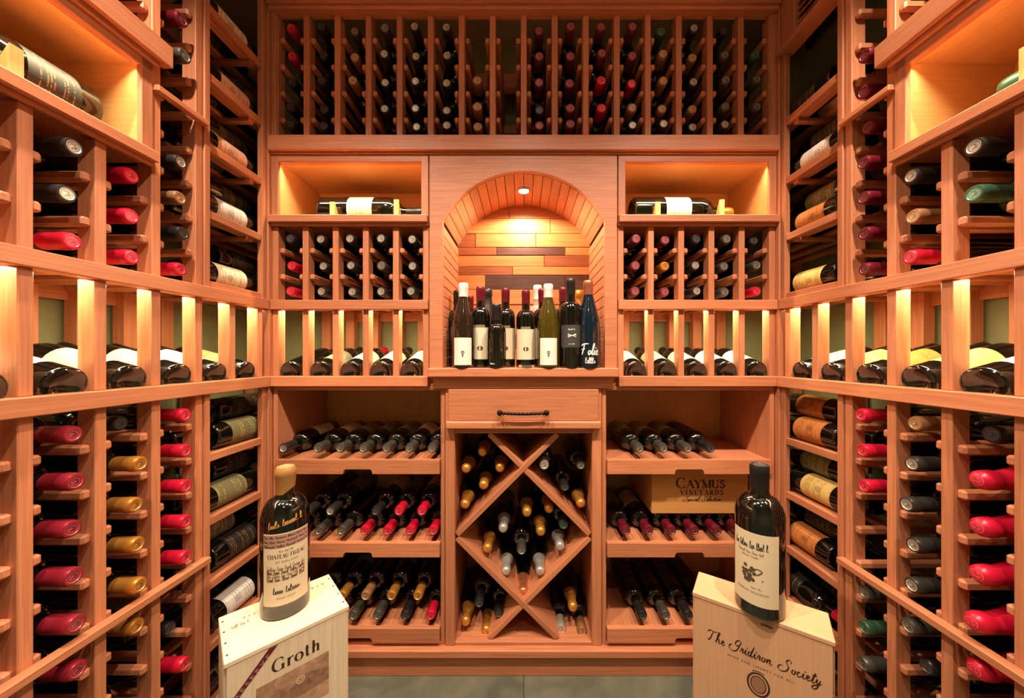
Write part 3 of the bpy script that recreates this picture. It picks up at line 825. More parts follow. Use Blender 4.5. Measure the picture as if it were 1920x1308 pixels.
# diamond bin
XO0, XO1, ZX1, ZX0 = -.232, .230, -.266, -.979
xb = thing('diamond_wine_bin', 'redwood bin divided by crossed planks into diamond compartments', 'wine bin')
for a0, a1 in ((MX0, XO0), (XO1, MX1)):
    BACK.box('stile', xb, a0, a1, -.004, .016, ZX0, -.2505)
    BACK.box('side_panel', xb, a0 + .006, a1 - .006, .016, .30, ZX0, -.2505)
BACK.box('top_rail', xb, XO0, XO1, -.002, .30, ZX1, -.2505)
BACK.box('floor_board', xb, XO0, XO1, -.002, .30, ZX0, ZX0 + .012)
BACK.box('back_panel', xb, MX0 + .006, MX1 - .006, .3005, .310, ZX0, -.2505)
def plank(p, q, off):
    (x0, z0), (x1, z1) = p, q
    ln = math.hypot(x1 - x0, z1 - z0)
    o = link('crossed_plank', box_mesh(ln, .285, .018, lambda g: redwood('X')), xb, ((x0 + x1) / 2, YB + .004 + .1425 + off, (z0 + z1) / 2 + ZC))
    o.rotation_euler = (0, -math.atan2(z1 - z0, x1 - x0), 0)
zm = -.617; top = ZX1 - .004; bot = ZX0 + .016
plank((XO0 + .006, zm + .006), (XO0 + (top - zm), top), 0)
plank((XO1 - .006, zm + .006), (XO1 - (top - zm), top), .0015)
plank((XO0 + .006, zm - .006), (XO0 + (zm - bot), bot), .0007)
plank((XO1 - .006, zm - .006), (XO1 - (zm - bot), bot), .0022)
CELL = {'upper ribbon-crate-side corner': [(904, 848, 'gold'), (872.8, 879.6, 'gold'), (937, 878, 'gold'), (906, 910.5, 'gold'), (870.7, 947, 'gold')],
        'upper vent-side corner': [(1020.5, 872, 'bright'), (1089, 872, 'pewter'), (1059, 912.6, 'black'), (1090, 945, 'gold')],
        'central diamond': [(988, 962, 'gold'), (1030, 955, 'gold'), (1014, 998, 'gold'), (943, 992, 'bright'), (977.7, 1032, 'pewter'), (913.5, 1030, 'gold'), (948.6, 1073, 'bright'), (1013, 1073, 'bright'), (981, 1112, 'copper'), (1050.5, 1026, 'bright'), (1057, 984, 'green')],
        'lower ribbon-crate-side corner': [(872, 1168, 'gold'), (911, 1185, 'gold'), (898, 1131, 'black'), (935, 1150, 'black')],
        'lower vent-side corner': [(1052.6, 1180, 'bright'), (1074.9, 1141, 'gold'), (1092, 1184, 'tan')]}
for cell, lst in CELL.items():
    n_same = {}
    byx = sorted(lst, key=lambda q: q[1])
    for i, (u, v, cap) in enumerate(byx):
        Y = YB + random.uniform(.020, .040); s = F_PX / Y
        kind = 'champagne' if cap in ('gold', 'copper') or (cell == 'central diamond' and cap == 'bright') else 'bordeaux'
        sc_ = .84 if kind == 'champagne' else 1.0
        h = SHAPES[kind]['h'] * sc_
        bottle(kind, ((u - VPX) / s, Y + h, -(v - VPY) / s), (0, -1, 0), (0, 0, 1), cap, 'dark', None,
               f'{CAPWORD[cap]} bottle in the {cell} of the crossed bin, {ORD[i + 1]} from the top', 'bottles in the crossed bin', sc_)

# plinth of the back wall
pl = tag(link('baseboard_back', None), 'redwood plinth with a projecting cap strip', None, None, 'structure')
BACK.box('cap_strip', pl, -BX, BX, -.024, .30, -1.005, -.979, bev=.003)
BACK.box('plinth_face', pl, -BX, BX, -.010, .01, -ZC, -1.005)

# corner posts between the side units and the back racks
for i, sgn in enumerate((-1, 1)):
    x0, x1 = sorted((sgn * .874, sgn * .8485))
    o = box('trim_%d' % (i + 2), None, (x0, 1.1525, -ZC), (x1, 1.185, Z_TOP + .034)); o['kind'] = 'structure'
    o['label'] = 'slim redwood corner post on the %s side' % ('ribbon-crate' if sgn < 0 else 'vent')

# ---------------------------------------------------------------- lower cabinets with pull-out trays
TRAYS = [-.354, -.632, -.918]
def cabinet(a0, a1, label, slots):
    t = thing('wine_cabinet', label, 'cabinet')
    BACK.box('side_panel', t, a0, a0 + .014, .0, .300, -.979, Z_LRB)
    BACK.box('side_panel', t, a1 - .014, a1, .0, .300, -.979, Z_LRB)
    BACK.box('top_board', t, a0 + .014, a1 - .014, -.002, .300, Z_LRB - .014, Z_LRB)
    BACK.box('back_panel', t, a0, a1, .3005, .312, -.979, Z_LRB, pale_ply)
    BACK.box('floor_board', t, a0 + .014, a1 - .014, .0, .300, -.979, -.969)
    for k, zt in enumerate(TRAYS):
        b0, b1 = a0 + .016, a1 - .016; c = (b0 + b1) / 2
        ol = [(b0, zt), (b1, zt), (b1, zt - .046), (c + .050, zt - .046), (c + .046, zt - .033), (c + .040, zt - .030), (c - .040, zt - .030), (c - .046, zt - .033), (c - .050, zt - .046), (b0, zt - .046)]
        me = extrude_poly(ol, YB - .010, YB + .006); me.materials.append(redwood('X'))
        tr_ = link('pull_out_tray', me, t, (0, 0, ZC))
        xs = [b0] + [s for s in slots[k]] + [b1]
        for i in range(len(xs) - 1):
            w0 = xs[i] + (.0075 if i else 0); w1 = xs[i + 1] - (.0075 if i + 1 < len(xs) - 1 else 0)
            sub(BACK.box('tray_slat', t, w0, w1, .0075, .295, zt - .016, zt - .001), tr_)
        sub(BACK.box('tray_board', t, b0, b1, .0065, .296, zt - .026, zt - .0165, plank_mid), tr_)
    return t
LB1 = [-.8226 + .012, -.695, -.619, -.541, -.463, -.3855, -.3095]
LB2 = [-.768, -.691, -.614, -.537, -.460, -.383, -.306]
LB3 = [-.729, -.652, -.575, -.4935, -.40, -.315]
RB1 = [.39, .4713, .5527, .6300]
RB2 = [.345, .422, .499, .576, .653, .730]
RB3 = [.401, .479, .556, .633]
cabinet(-.845, -.266, 'redwood cabinet with three bottle trays on the ribbon-crate side', [LB1, LB2, LB3])
cabinet(.264, .845, 'redwood cabinet with three bottle trays on the vent side', [RB1, RB2, RB3])
def tray_bottles(xs, zt, caps, where, labs, layer=0, tips=None, order='vent'):
    n = len(xs)
    for i, x in enumerate(xs):
        r = .0375; z = zt + r + (.0 if layer == 0 else layer)
        tip = .022 + random.uniform(-.004, .008) + (tips or 0)
        k = n - i
        bottle('bordeaux', (x, min(YB + tip + .30, YB + .299), z), (0, -1, 0), (random.uniform(-.3, .3), 0, 1), caps[i], 'dark', labs[i],
               f'{CAPWORD[caps[i]]} bottle on the {where}, {ORD[k]} from the vent end', 'bottles on the pull-out trays')
RS, VS = 'ribbon-crate side cabinet', 'vent side cabinet'
tray_bottles(LB1, TRAYS[0], ['silver', 'pewter', 'pewter', 'pewter', 'pewter', 'pewter', 'pewter'], 'top tray of the ' + RS, ['cream', 'cream', 'olive', 'olive', 'olive', 'cream', 'cream'])
tray_bottles(LB2, TRAYS[1], ['pewter', 'pewter', 'pewter', 'red', 'red', 'red', 'red'], 'middle tray bottom layer, ' + RS, [None] * 7)
tray_bottles([-.7295, -.6525, -.4985, -.4215, -.3445], TRAYS[1], ['silver', 'silver', 'black', 'red', 'red'], 'middle tray upper layer, ' + RS, ['dark', 'grey', 'cream', 'grey', 'cream'], .0660)
tray_bottles(LB3, TRAYS[2], ['black', 'black', 'pewter', 'pewter', 'black', 'red'], 'bottom tray lower layer, ' + RS, [None] * 6)
tray_bottles([-.6905, -.6135, -.5340, -.4470, -.3575], TRAYS[2], ['black', 'gold', 'tan', 'gold', 'gold'], 'bottom tray upper layer, ' + RS, ['dark', 'blue', 'dark', 'blue', 'dark'], .0660)
tray_bottles(RB1, TRAYS[0], ['pewter', 'pewter', 'pewter', 'black'], 'top tray of the ' + VS, ['olive', 'olive', 'olive', 'dark'])
tray_bottles(RB2, TRAYS[1], ['wine'] * 6, 'middle tray of the ' + VS, ['grey', 'cream', None, None, None, None])
tray_bottles(RB3, TRAYS[2], ['black', 'pewter', 'black', 'black'], 'bottom tray of the ' + VS, ['dark', 'dark', 'dark', 'dark'])

# ---------------------------------------------------------------- the two side walls
P = [1.1289 - .1063 * k for k in range(9)]
END = P[8] - .0105                             # near end of the side racks
LOW0 = -.1890
lowlv = [LOW0 - PITCH_Z * k for k in range(9)]
uplv = [.1740 + PITCH_Z * k for k in range(11)]
SIDEWORD = {-1: 'ribbon-crate', 1: 'vent'}
def side(fr):
    s = fr.s; w = SIDEWORD[s]
    # upper rack: one tall column by the corner shelves, shorter columns below and above the alcove
    t = thing('wine_rack', f'upper redwood bottle rack around the alcove on the {w} side', 'wine rack')
    posts(fr, t, P[2:4], Z_URT, 1.20)
    posts(fr, t, P[4:9], Z_URT, Z_LEDGE - .009)
    posts(fr, t, P[4:9], Z_M1T, 1.20)
    rails(fr, t, P[2:4], uplv[1:])
    rails(fr, t, P[3:9], uplv[1:3])
    rails(fr, t, P[3:9], [z for z in uplv if z > Z_M1T + .03])
    for a0_, a1_ in zip(P[2:8], P[3:9]):
        for aa in (a0_ - PW / 2 - RW, a1_ + PW / 2):
            fr.box('rail', t, aa, aa + RW, .052, D - .002, Z_URT - .016, Z_URT, bev=.004)
    fr.box('joint_strip', t, P[3] - .012, P[2] + .012, -.018, -.0005, .608, .622)
    fr.box('alcove_moulding', t, END, .824, -.026, -.0005, Z_M1B, Z_M1T)
    fr.box('alcove_moulding_step', t, END, .806, -.014, -.0005, Z_M1B - .012, Z_M1B)
    fr.box('alcove_moulding_bed', t, END, .797, .0, .26, Z_M1B - .008, Z_M1T)
    fr.box('crown_board', t, END, P[2] + .012, -.020, .03, 1.20, 1.235)
    fr.box('end_panel', t, END - .012, END - .0005, 0, D, Z_URT, 1.235)
    # alcove
    cubby(fr, END + .001, .797, f'pale birch alcove set into the upper rack on the {w} side')
    # display row
    spec = {-1: [(4, 'cream', 'black', 'ornate cream label'), (3, 'cream', 'red', 'pale cream label'), (2, 'cream', 'black', 'broad cream label'), (1, 'white', 'black', 'bright white label'), (0, 'olive', 'black', 'olive label'), (5, 'white', 'black', 'white label')],
            1: [(4, 'cream', 'black', 'cream label'), (3, 'yellow', 'black', 'mottled yellow label'), (2, 'orange', 'black', 'orange label'), (1, 'yellow', 'black', 'long yellow label'), (0, 'cream', 'black', 'pale cream label'), (5, 'white', 'black', 'white label')]}[s]
    bt = []
    for k, lab, cap, lw in spec:
        a = P[k] - .0532 if k < 6 else P[k]
        bt.append((a, 'bordeaux', lab, cap, f'reclining bottle with {lw}, display row on the {w} side, {ORD[k + 1]} from corner'))
    display(fr, P, END, 1.1520, f'long lit display row along the {w} side', f'warm light strip over the long display row on the {w} side', bt, w, 'reclining bottles in the display rows')
    # lower rack
    t = thing('wine_rack', f'lower redwood bottle rack under the display row on the {w} side', 'wine rack')
    posts(fr, t, P[2:9], -1.0, Z_LRB)
    rails(fr, t, P[2:9], lowlv)
    fr.box('joint_strip', t, END, P[2] + .012, -.022, -.0005, -.557, -.541)
    fr.box('plinth_face', t, END, P[2] + .010, .0, .02, -ZC, -1.0)
    fr.box('end_panel', t, END - .012, END - .0005, 0, D, -ZC, Z_LRB)
    # bottles in the racks; columns counted from the corner shelves
    UP = {-1: {1: {0: 'r', 1: 'k', 2: 't', 3: 's', 6: 'p', 7: 'w'}, 2: {0: 'r', 1: 'r', 2: 'r', 7: 'r'}, 3: {0: 'r', 1: 's', 2: 's'}, 4: {}},
          1: {1: {0: 'w', 1: 'w', 2: 'w', 3: 'w', 4: 'w', 5: 'w', 6: 'w'}, 2: {0: 'r', 1: 't', 2: 's'}, 3: {1: 'e', 2: 's'}, 4: {}}}[s]
    for c, rows_ in UP.items():
        a = (P[c + 1] + P[c + 2]) / 2
        for r_, ch in rows_.items():
            cap = GLYPH_CAP[ch]
            cell_bottle(fr, a, uplv[r_] if r_ else Z_URT - .008, cap, f'{CAPWORD[cap]} bottle in {w} side upper rack, {ORD[c]} column from the corner shelves, {ORD[r_ + 1]} row up',
                        f'bottles in the {w} side upper rack', tip=random.uniform(-.016, -.002), glass='green' if ch == 'e' else 'dark')
    LO = {-1: {1: 'rrrrr-kr-', 2: 'kggggg-pk', 3: 'dddddd-d-', 4: 'kkk-k----'},
          1: {1: 'rrr--pep-', 2: 'tsssspkk-', 3: 'krrrrr-r-', 4: 'k--k-----'}}[s]
    for c, codes in LO.items():
        a = (P[c + 1] + P[c + 2]) / 2
        for r_, ch in enumerate(codes):
            if ch == '-': continue
            cap = GLYPH_CAP[ch]
            big = s == 1 and c == 3 and ch == 'r'
            cell_bottle(fr, a, lowlv[r_], cap, f'{CAPWORD[cap]} bottle in {w} side lower rack, {ORD[c]} column from the corner shelves, {ORD[r_ + 1]} row down',
                        f'bottles in the {w} side lower rack', kind='champagne' if big else 'bordeaux', tip=random.uniform(-.022, -.006) if ch not in 'k' else .02, scale=.92 if big else 1.0)
    # corner shelves
    def corner(z0, z1, levels, label, zone):
        t = thing('corner_shelves', label, 'shelves')
        y1 = WALL_B - .012
        fr.box('stile', t, .928, .945, -.004, .014, z0, z1)
        fr.box('stile', t, 1.134, 1.1505, -.004, .014, z0, z1)
        fr.box('rear_stile', t, .928, .950, D - .03, D, z0, z1)
        fr.box('rear_stile', t, 1.20, 1.23, D - .03, D, z0, z1)
        fr.box('end_stile', t, y1 - .02, y1, 0, .02, z0, z1); fr.box('end_stile', t, y1 - .02, y1, D - .03, D, z0, z1)
        for z in levels:
            fr.box('shelf_edge', t, .945, 1.134, .0, .014, z - .011, z + .011)
            for d in (.020, .100, .180, .260):
                fr.box('shelf_slat', t, .928, y1, d, d + .028, z - .008, z + .004)
            fr.box('shelf_bearer', t, .928, .946, .014, D - .03, z - .020, z - .0085)
            fr.box('shelf_bearer', t, 1.10, 1.12, .014, D - .03, z - .020, z - .0085)
        return t
    LU = [.382, .567, .760] + ([.947] if s == -1 else [])
    corner(Z_URT, 1.20 if s == -1 else .984, [Z_URT + .0085 - .001] + LU, f'open redwood corner shelves above the display row on the {w} side', 'upper')
    corner(-1.0, Z_LRB, [-.283, -.458, -.634, -.805, -.978], f'open redwood corner shelves below the display row on the {w} side', 'lower')
    UB = {-1: [[('cream', 'red', 'black', 1, 0), ('yellow', 'red', 'dark', 2, .03), ('dark', 'black', '', 3, .10)], [('white', 'tan', '', 1, 0), ('olive', 'black', '', 2, 0), ('dark', 'black', '', 3, .06)],
               [('rose', 'red', '', 1, 0), ('olive', 'black', '', 2, .01), ('dark', 'black', '', 3, .05)], [('rose', 'wine', '', 1, .01), ('dark', 'black', '', 2, .04)], [('cream', 'black', '', 1, 0), ('dark', 'wine', '', 2, .05)]],
          1: [[('yellow', 'black', '', 1, .03), ('dark', 'black', '', 2, 0)], [('orange', 'black', '', 1, .02), ('dark', 'black', '', 2, .05), ('olive', 'black', '', 3, .03)],
              [('white', 'black', '', 1, 0), ('dark', 'black', '', 2, .05), ('dark', 'black', '', 3, .01)], [('dark', 'black', '', 1, .05), ('rose', 'black', '', 2, .03)]]}[s]
    LBt = {-1: [[('olive', 'black', '', 1, .05), ('grey', 'black', '', 2, .0), ('dark', 'silver', '', 3, .10)], [('olive', 'black', '', 1, .0), ('dark', 'black', '', 2, 0), ('dark', 'wine', '', 3, .08)],
                [('dark', 'black', '', 1, .04), ('grey', 'black', '', 2, .0), ('grey', 'black', '', 3, 0)], [('white', 'black', '', 1, .03), ('dark', 'black', '', 2, 0)], [('dark', 'black', '', 1, 0)]],
           1: [[('orange', 'black', '', 1, .03), ('dark', 'black', '', 2, .0), ('orange', 'black', '', 3, .07)], [('yellow', 'black', '', 1, .0), ('dark', 'black', '', 2, .02), ('olive', 'black', '', 3, .05)],
               [('orange', 'black', '', 1, .05), ('dark', 'black', '', 2, .0), ('dark', 'black', '', 3, .03)], [('dark', 'red', '', -1, .0), ('dark', 'black', '', 2, .02)], [('dark', 'black', '', 1, 0)]]}[s]
    PWORD = {'cream': 'cream', 'yellow': 'yellow', 'dark': 'dark', 'white': 'white', 'olive': 'olive', 'rose': 'rosy', 'orange': 'orange', 'grey': 'grey', 'blue': 'blue'}
    POSN = {1: 'front', 2: 'middle', 3: 'stacked on top'}
    for zone, levels, sets in (('upper', [Z_URT + .0075] + LU, UB), ('lower', [-.283, -.458, -.634, -.805, -.978], LBt)):
        for si, (z, lst) in enumerate(zip(levels, sets)):
            for lab, cap, _, pos, dy in lst:
                flip = pos < 0; pos = abs(pos)
                r = .0375
                d = {1: .058, 2: .137, 3: .0975}[pos]; zz = z + .004 + r + (.067 if pos == 3 else 0) + .001
                y = .952 + dy
                ax = Vector((0, 1, 0))
                if flip: y, ax = y + .31, Vector((0, -1, 0))
                shelf = f'{ORD[si + 1]} {"upper" if zone == "upper" else "lower"} corner shelf {"up" if zone == "upper" else "down"}'
                bottle('bordeaux', fr.p(y, d, zz), ax, -fr.inward + Vector((0, 0, .35 if zone == 'lower' else -.1)), cap, 'dark', lab,
                       f'{PWORD[lab]}-labelled bottle lying on the {shelf}, {w} side, {POSN[pos]} position', f'bottles lying on the {w} side corner shelves', half=85)
    bb = tag(link('baseboard_left' if s < 0 else 'baseboard_right', None), f'redwood plinth under the corner shelves on the {w} side', None, None, 'structure')
    fr.box('plinth_face', bb, .928, 1.1500, .0, .02, -ZC, -1.0)
side(LEFT); side(RIGHT)

# big bottles in the alcoves
def cradle(name, label, fr, a, d0, d1, h):
    """notched wooden block standing across a lying bottle"""
    t = thing(name, label, 'bottle cradle')
    n = 10; rr = .057
    dc = (d0 + d1) / 2
    ol = [(d0, 0), (d0, h)] + [(dc - rr * math.cos(R(18) + (math.pi - R(36)) * i / n), .063 - rr * math.sin(R(18) + (math.pi - R(36)) * i / n) + 0.0) for i in range(n + 1)] + [(d1, h), (d1, 0)]
    if fr is BACK:
        me = extrude_poly([(YB + q[0], q[1]) for q in ol], a - .009, a + .009, 'X')
    else:
        me = extrude_poly([(fr.s * (HP + q[0]), q[1]) for q in ol], a - .009, a + .009, 'Y')
    me.materials.append(pale_ply('Z'))
    link('cradle_block', me, t, (0, 0, ZC + Z_CUB))
    return t
zb = Z_CUB + .0640
for (xb_, glass, lab, cap, word, cr) in ((-.748, 'dark', 'cream', 'black', 'ribbon-crate', (-.676, -.450)), (.402, 'dark', 'white', 'gold', 'vent', (.474, .700))):
    bottle('magnum', (xb_, YB + .130, zb), (1, 0, 0), (0, -1, .25), cap, glass, lab, f'magnum bottle lying in the back alcove on the {word} side', 'magnums lying in the alcoves', 1.12, half=80, lab_z=(.100, .180))
    for j, a in enumerate(cr):
        cradle('bottle_cradle', f'pale wooden cradle under the {"base" if j == 0 else "neck"} of the back alcove magnum, {word} side', BACK, a, .055, .205, .076 if j == 0 else .084)
for fr, y0, dr_, cap, lab in ((LEFT, .752, -1, 'gold', 'dark'), (RIGHT, .318, 1, 'green', 'grey')):
    w = SIDEWORD[fr.s]
    bottle('magnum', fr.p(y0, .105, zb), (0, dr_, 0), -fr.inward + Vector((0, 0, .1)), cap, 'dark', lab, f'magnum bottle lying in the side alcove on the {w} side', 'magnums lying in the alcoves', 1.12, half=62, lab_z=(.035, .105))
    for j, a in enumerate((y0 + dr_ * .145, y0 + dr_ * .295)):
        cradle('bottle_cradle', f'pale wooden cradle under the {"body" if j == 0 else "neck"} of the side alcove magnum, {w} side', fr, a, .030, .180, .076 if j == 0 else .084)

# air vent above the vent side corner shelves
vt = thing('air_vent', 'redwood framed louvred air vent high in the corner', 'air vent')
RIGHT.box('frame_sill', vt, .928, 1.1500, -.022, .030, .985, 1.005)
RIGHT.box('frame_sill_cove', vt, .945, 1.1330, -.010, .030, 1.005, 1.016)
RIGHT.box('frame_stile', vt, 1.092, 1.1500, -.006, .020, 1.016, 1.235)
RIGHT.box('frame_stile', vt, .928, .962, -.006, .020, 1.016, 1.235)
RIGHT.box('frame_head', vt, .962, 1.092, -.006, .020, 1.205, 1.235)
RIGHT.box('duct_back', vt, .928, 1.1500, .075, .085, 1.006, 1.235, plain('duct_black', srgb(22, 18, 16), .8), 0)
for k in range(9):
    o = link('louvre', box_mesh(.024, .130, .004, redwood), vt, (HP + .012, 1.027, ZC + 1.026 + k * .021))
    o.rotation_euler = (0, R(-38), 0)

# ---------------------------------------------------------------- bottles in the niche
ZB = Z_BAR
def stand(kind, u, Y, cap, glass, lab, label, scale=1.0, turn=0.0, **kw):
    x = (u - VPX) / F_PX * Y
    f = Vector((-x * .6 + turn, -Y, 0))
    return bottle(kind, (x, Y, ZB + .0005), (0, 0, 1), f, cap, glass, lab, label, 'bottles standing in the niche', scale, **kw)
def crest(t, kind, z, hgt, scale=1.0):
    r = SHAPES[kind]['r']
    v, f = [], []
    ribbon([([(0, 0), (0, 1)], 'n'), (ell(0, .8, .22, .2, 0, 360, 10), 'n'), ([(-.2, .35), (.2, .35)], 'n')], .1, .09, v, f)
    mesh_obj('label_print', [((r + .0009) * math.cos(R(-90) + q[0] * hgt / r), (r + .0009) * math.sin(R(-90) + q[0] * hgt / r), z + q[1] * hgt) for q in v], f, INK_BLACK, label_of(t))
def est_label(t, kind='bordeaux'):
    """grey heading band and a dark oval seal on a cream label"""
    r = SHAPES[kind]['r']
    v, f = [], []
    for k in range(9): ribbon([([(-.019 + .038 * k / 9, 0), (-.019 + .038 * (k + .7) / 9, 0)], 'k')], .010, .01, v, f)
    W = lambda v: [((r + .0008) * math.cos(R(-90) + q[0] / r), (r + .0008) * math.sin(R(-90) + q[0] / r), q[1]) for q in v]
    mesh_obj('label_heading', W([(q[0], q[1] + .150) for q in v]), f, plain('print_grey_green', srgb(150, 140, 104), .6), label_of(t))
    ring = ell(0, .070, .0105, .0085, 0, 360, 18)[:-1]
    mesh_obj('label_seal', W([(q[0], q[1]) for q in ring]), [tuple(range(len(ring)))], plain('print_seal', srgb(84, 58, 36), .6), label_of(t))
LW = {'lab_z': (.042, .158)}
t1 = stand('burgundy', 869, 1.165, 'white', 'brown', 'blank', 'white-capped bottle with square white label at the ribbon-crate end of the niche', .95, half=46, lab_z=(.010, .104)); crest(t1, 'burgundy', .036, .022)
t2 = stand('bordeaux', 901, 1.205, 'wine', 'dark', 'blankcream', 'red-capped cream-labelled bottle behind the small half bottle and white-capped bottle', .93, half=68, lab_z=(.030, .146)); est_label(t2)
t3 = stand('half', 931, 1.160, 'black', 'dark', None, 'small dark half bottle without label in the niche')
place_round('lettering', scribble(5, 7), t3, INK_WHITE, SHAPES['half']['r'], -22, .012, .006, .020)
t4 = stand('bordeaux', 948, 1.235, 'wine', 'dark', 'blankcream', 'red-capped cream-labelled bottle partly hidden by the small half bottle', .93, half=68, lab_z=(.030, .146)); est_label(t4)
t5 = stand('bordeaux', 986, 1.205, 'wine', 'dark', 'blankcream', 'red-capped cream-labelled bottle standing alone in the middle of the niche', .89, half=68, lab_z=(.030, .146)); est_label(t5)
t6 = stand('bordeaux', 1017, 1.260, 'wine', 'dark', 'blankcream', 'red-capped cream-labelled bottle behind the olive bottle', .94, half=68, lab_z=(.030, .146)); est_label(t6)
t7 = stand('burgundy', 1028, 1.165, 'white', 'olive', 'blank', 'white-capped olive glass bottle with square white label near the niche middle', .94, half=46, lab_z=(.010, .104)); crest(t7, 'burgundy', .036, .022)
t8 = stand('bordeaux', 1070, 1.165, 'black', 'dark', 'charcoal', 'tall black-capped bottle with charcoal label and white print', .99, half=58, lab_z=(.068, .142))
place_round('lettering', scribble(41, 8), t8, INK_WHITE, SHAPES['bordeaux']['r'], 4, .125, .0055, .026)
v, f = [], []
ribbon([(catmull([(-.5, .5), (-.2, .1), (0, 0), (.2, .1), (.5, .5)], 5), 'p'), (catmull([(-.5, -.45), (-.2, -.1), (0, 0), (.2, -.1), (.5, -.45)], 5), 'p'), ([(-.5, .1), (0, 0), (.5, .1)], 'k')], .22, .1, v, f)
place_round('label_emblem', ([Vector((q[0] + .5, q[1])) for q in v], f, 1.0), t8, INK_WHITE, SHAPES['bordeaux']['r'], 4, .107, .013, .028)
place_round('lettering', scribble(42, 9), t8, INK_WHITE, SHAPES['bordeaux']['r'], 4, .078, .003, .022)
t9 = stand('burgundy', 1103, 1.165, 'copper', 'blue', None, 'blue glass bottle with white painted script beside the wire stand', .977)
place_round('lettering', stroke_text({'F': (.7, [C_((-.05, .85), (.25, 1.0), (.7, 1.02)), C_((.3, .98), (.2, .45), (.1, 0)), C_((0, .5), (.4, .55))]), 'o': SCRIPT['o'], 'l': SCRIPT['l'], 'i': SCRIPT['i'], 'e': SCRIPT['e']}, 'Folie', .13, .07, slant=.1), t9, INK_WHITE, SHAPES['burgundy']['r'], 4, .044, .036, .062)
place_round('lettering', scribble(11, 6), t9, INK_WHITE, SHAPES['burgundy']['r'], 10, .016, .020, .042)
stand('bordeaux', 1056, 1.30, 'wine', 'dark', None, 'red-capped bottle hidden behind the tall charcoal-labelled bottle', .98)
stand('champagne', 914, 1.335, 'black', 'dark', None, 'black-topped sparkling bottle at the back behind a red-capped bottle', .95)
stand('bordeaux', 858, 1.275, 'black', 'dark', None, 'dark bottle behind the white-capped bottle at the ribbon-crate end', .93)
stand('bordeaux', 881, 1.340, 'wine', 'dark', None, 'wine-red-capped bottle in the back corner of the niche', .90)
stand('champagne', 1086, 1.335, 'gold', 'green', None, 'gold-topped green bottle at the back of the niche', .93)
t10 = stand('bordeaux', 1008, 1.345, 'white', 'pale', None, 'pale bottle with white top and red bow at the niche back', 1.04)
# red bow
bw = tag(link('ribbon_bow', None, None, (t10.location.x, t10.location.y - .040, ZC + ZB + .165)), 'red ribbon bow hanging on the pale bottle neck', 'bow')
REDR = plain('red_ribbon', srgb(214, 40, 34), .45)
for k, (a, ln) in enumerate(((25, .030), (155, .030), (250, .034), (292, .034))):
    ca, sa = math.cos(R(a)), math.sin(R(a))
    pts = [(ca * ln * q + -sa * e * wd, -.004 - .010 * math.sin(q * math.pi), sa * ln * q + ca * e * wd) for q, wd in ((0, .004), (.35, .010), (.7, .013), (1, .012)) for e in (-1, 1)]
    mesh_obj('bow_loop', pts, [(2 * i, 2 * i + 1, 2 * i + 3, 2 * i + 2) for i in range(3)], REDR, bw)
link('bow_knot', lathe_mesh('knot', [(.001, -.007), (.005, -.005), (.007, 0), (.005, .005), (.001, .007)], REDR, 12), bw, (0, -.006, 0))
# glass dish
ds = tag(link('glass_dish', None, None, ((988 - VPX) / F_PX * 1.158, 1.158, ZC + ZB + .0005)), 'shallow clear glass dish at the front of the bar shelf', 'dish')
GL = bpy.data.materials.new('clear_glass'); GL.use_nodes = True
gb = GL.node_tree.nodes['Principled BSDF']; gb.inputs['Transmission Weight'].default_value = .9; gb.inputs['Roughness'].default_value = .08; gb.inputs['IOR'].default_value = 1.45; gb.inputs['Base Color'].default_value = (.95, .9, .82, 1)
link('dish_bowl', lathe_mesh('dish', [(.002, .002), (.022, .002), (.026, .009), (.029, .009), (.027, .001), (.024, 0), (.002, 0)], GL, 24), ds)
# wire stands at both ends of the niche
for u, word, a in ((846, 'ribbon-crate', -1), (1121, 'vent', 1)):
    x = (u - VPX) / F_PX * 1.20
    t = thing('wire_stand', f'slim black wire stand at the {word} end of the niche', 'wire stand', (x, 1.20, ZC + ZB))
    for k, (dx, dy) in enumerate(((0, 0), (.018 * a, .02), (0, .05))):
        tube('upright', [(dx, dy, .0015), (dx, dy, .06), (dx, dy, .142 - .012 * k)], .0016, IRON, t, 6)
    for z in (.012, .05, .09, .125):
        tube('crossbar', [(0, 0, z), (.018 * a, .02, z), (0, .05, z)], .0013, IRON, t, 6)

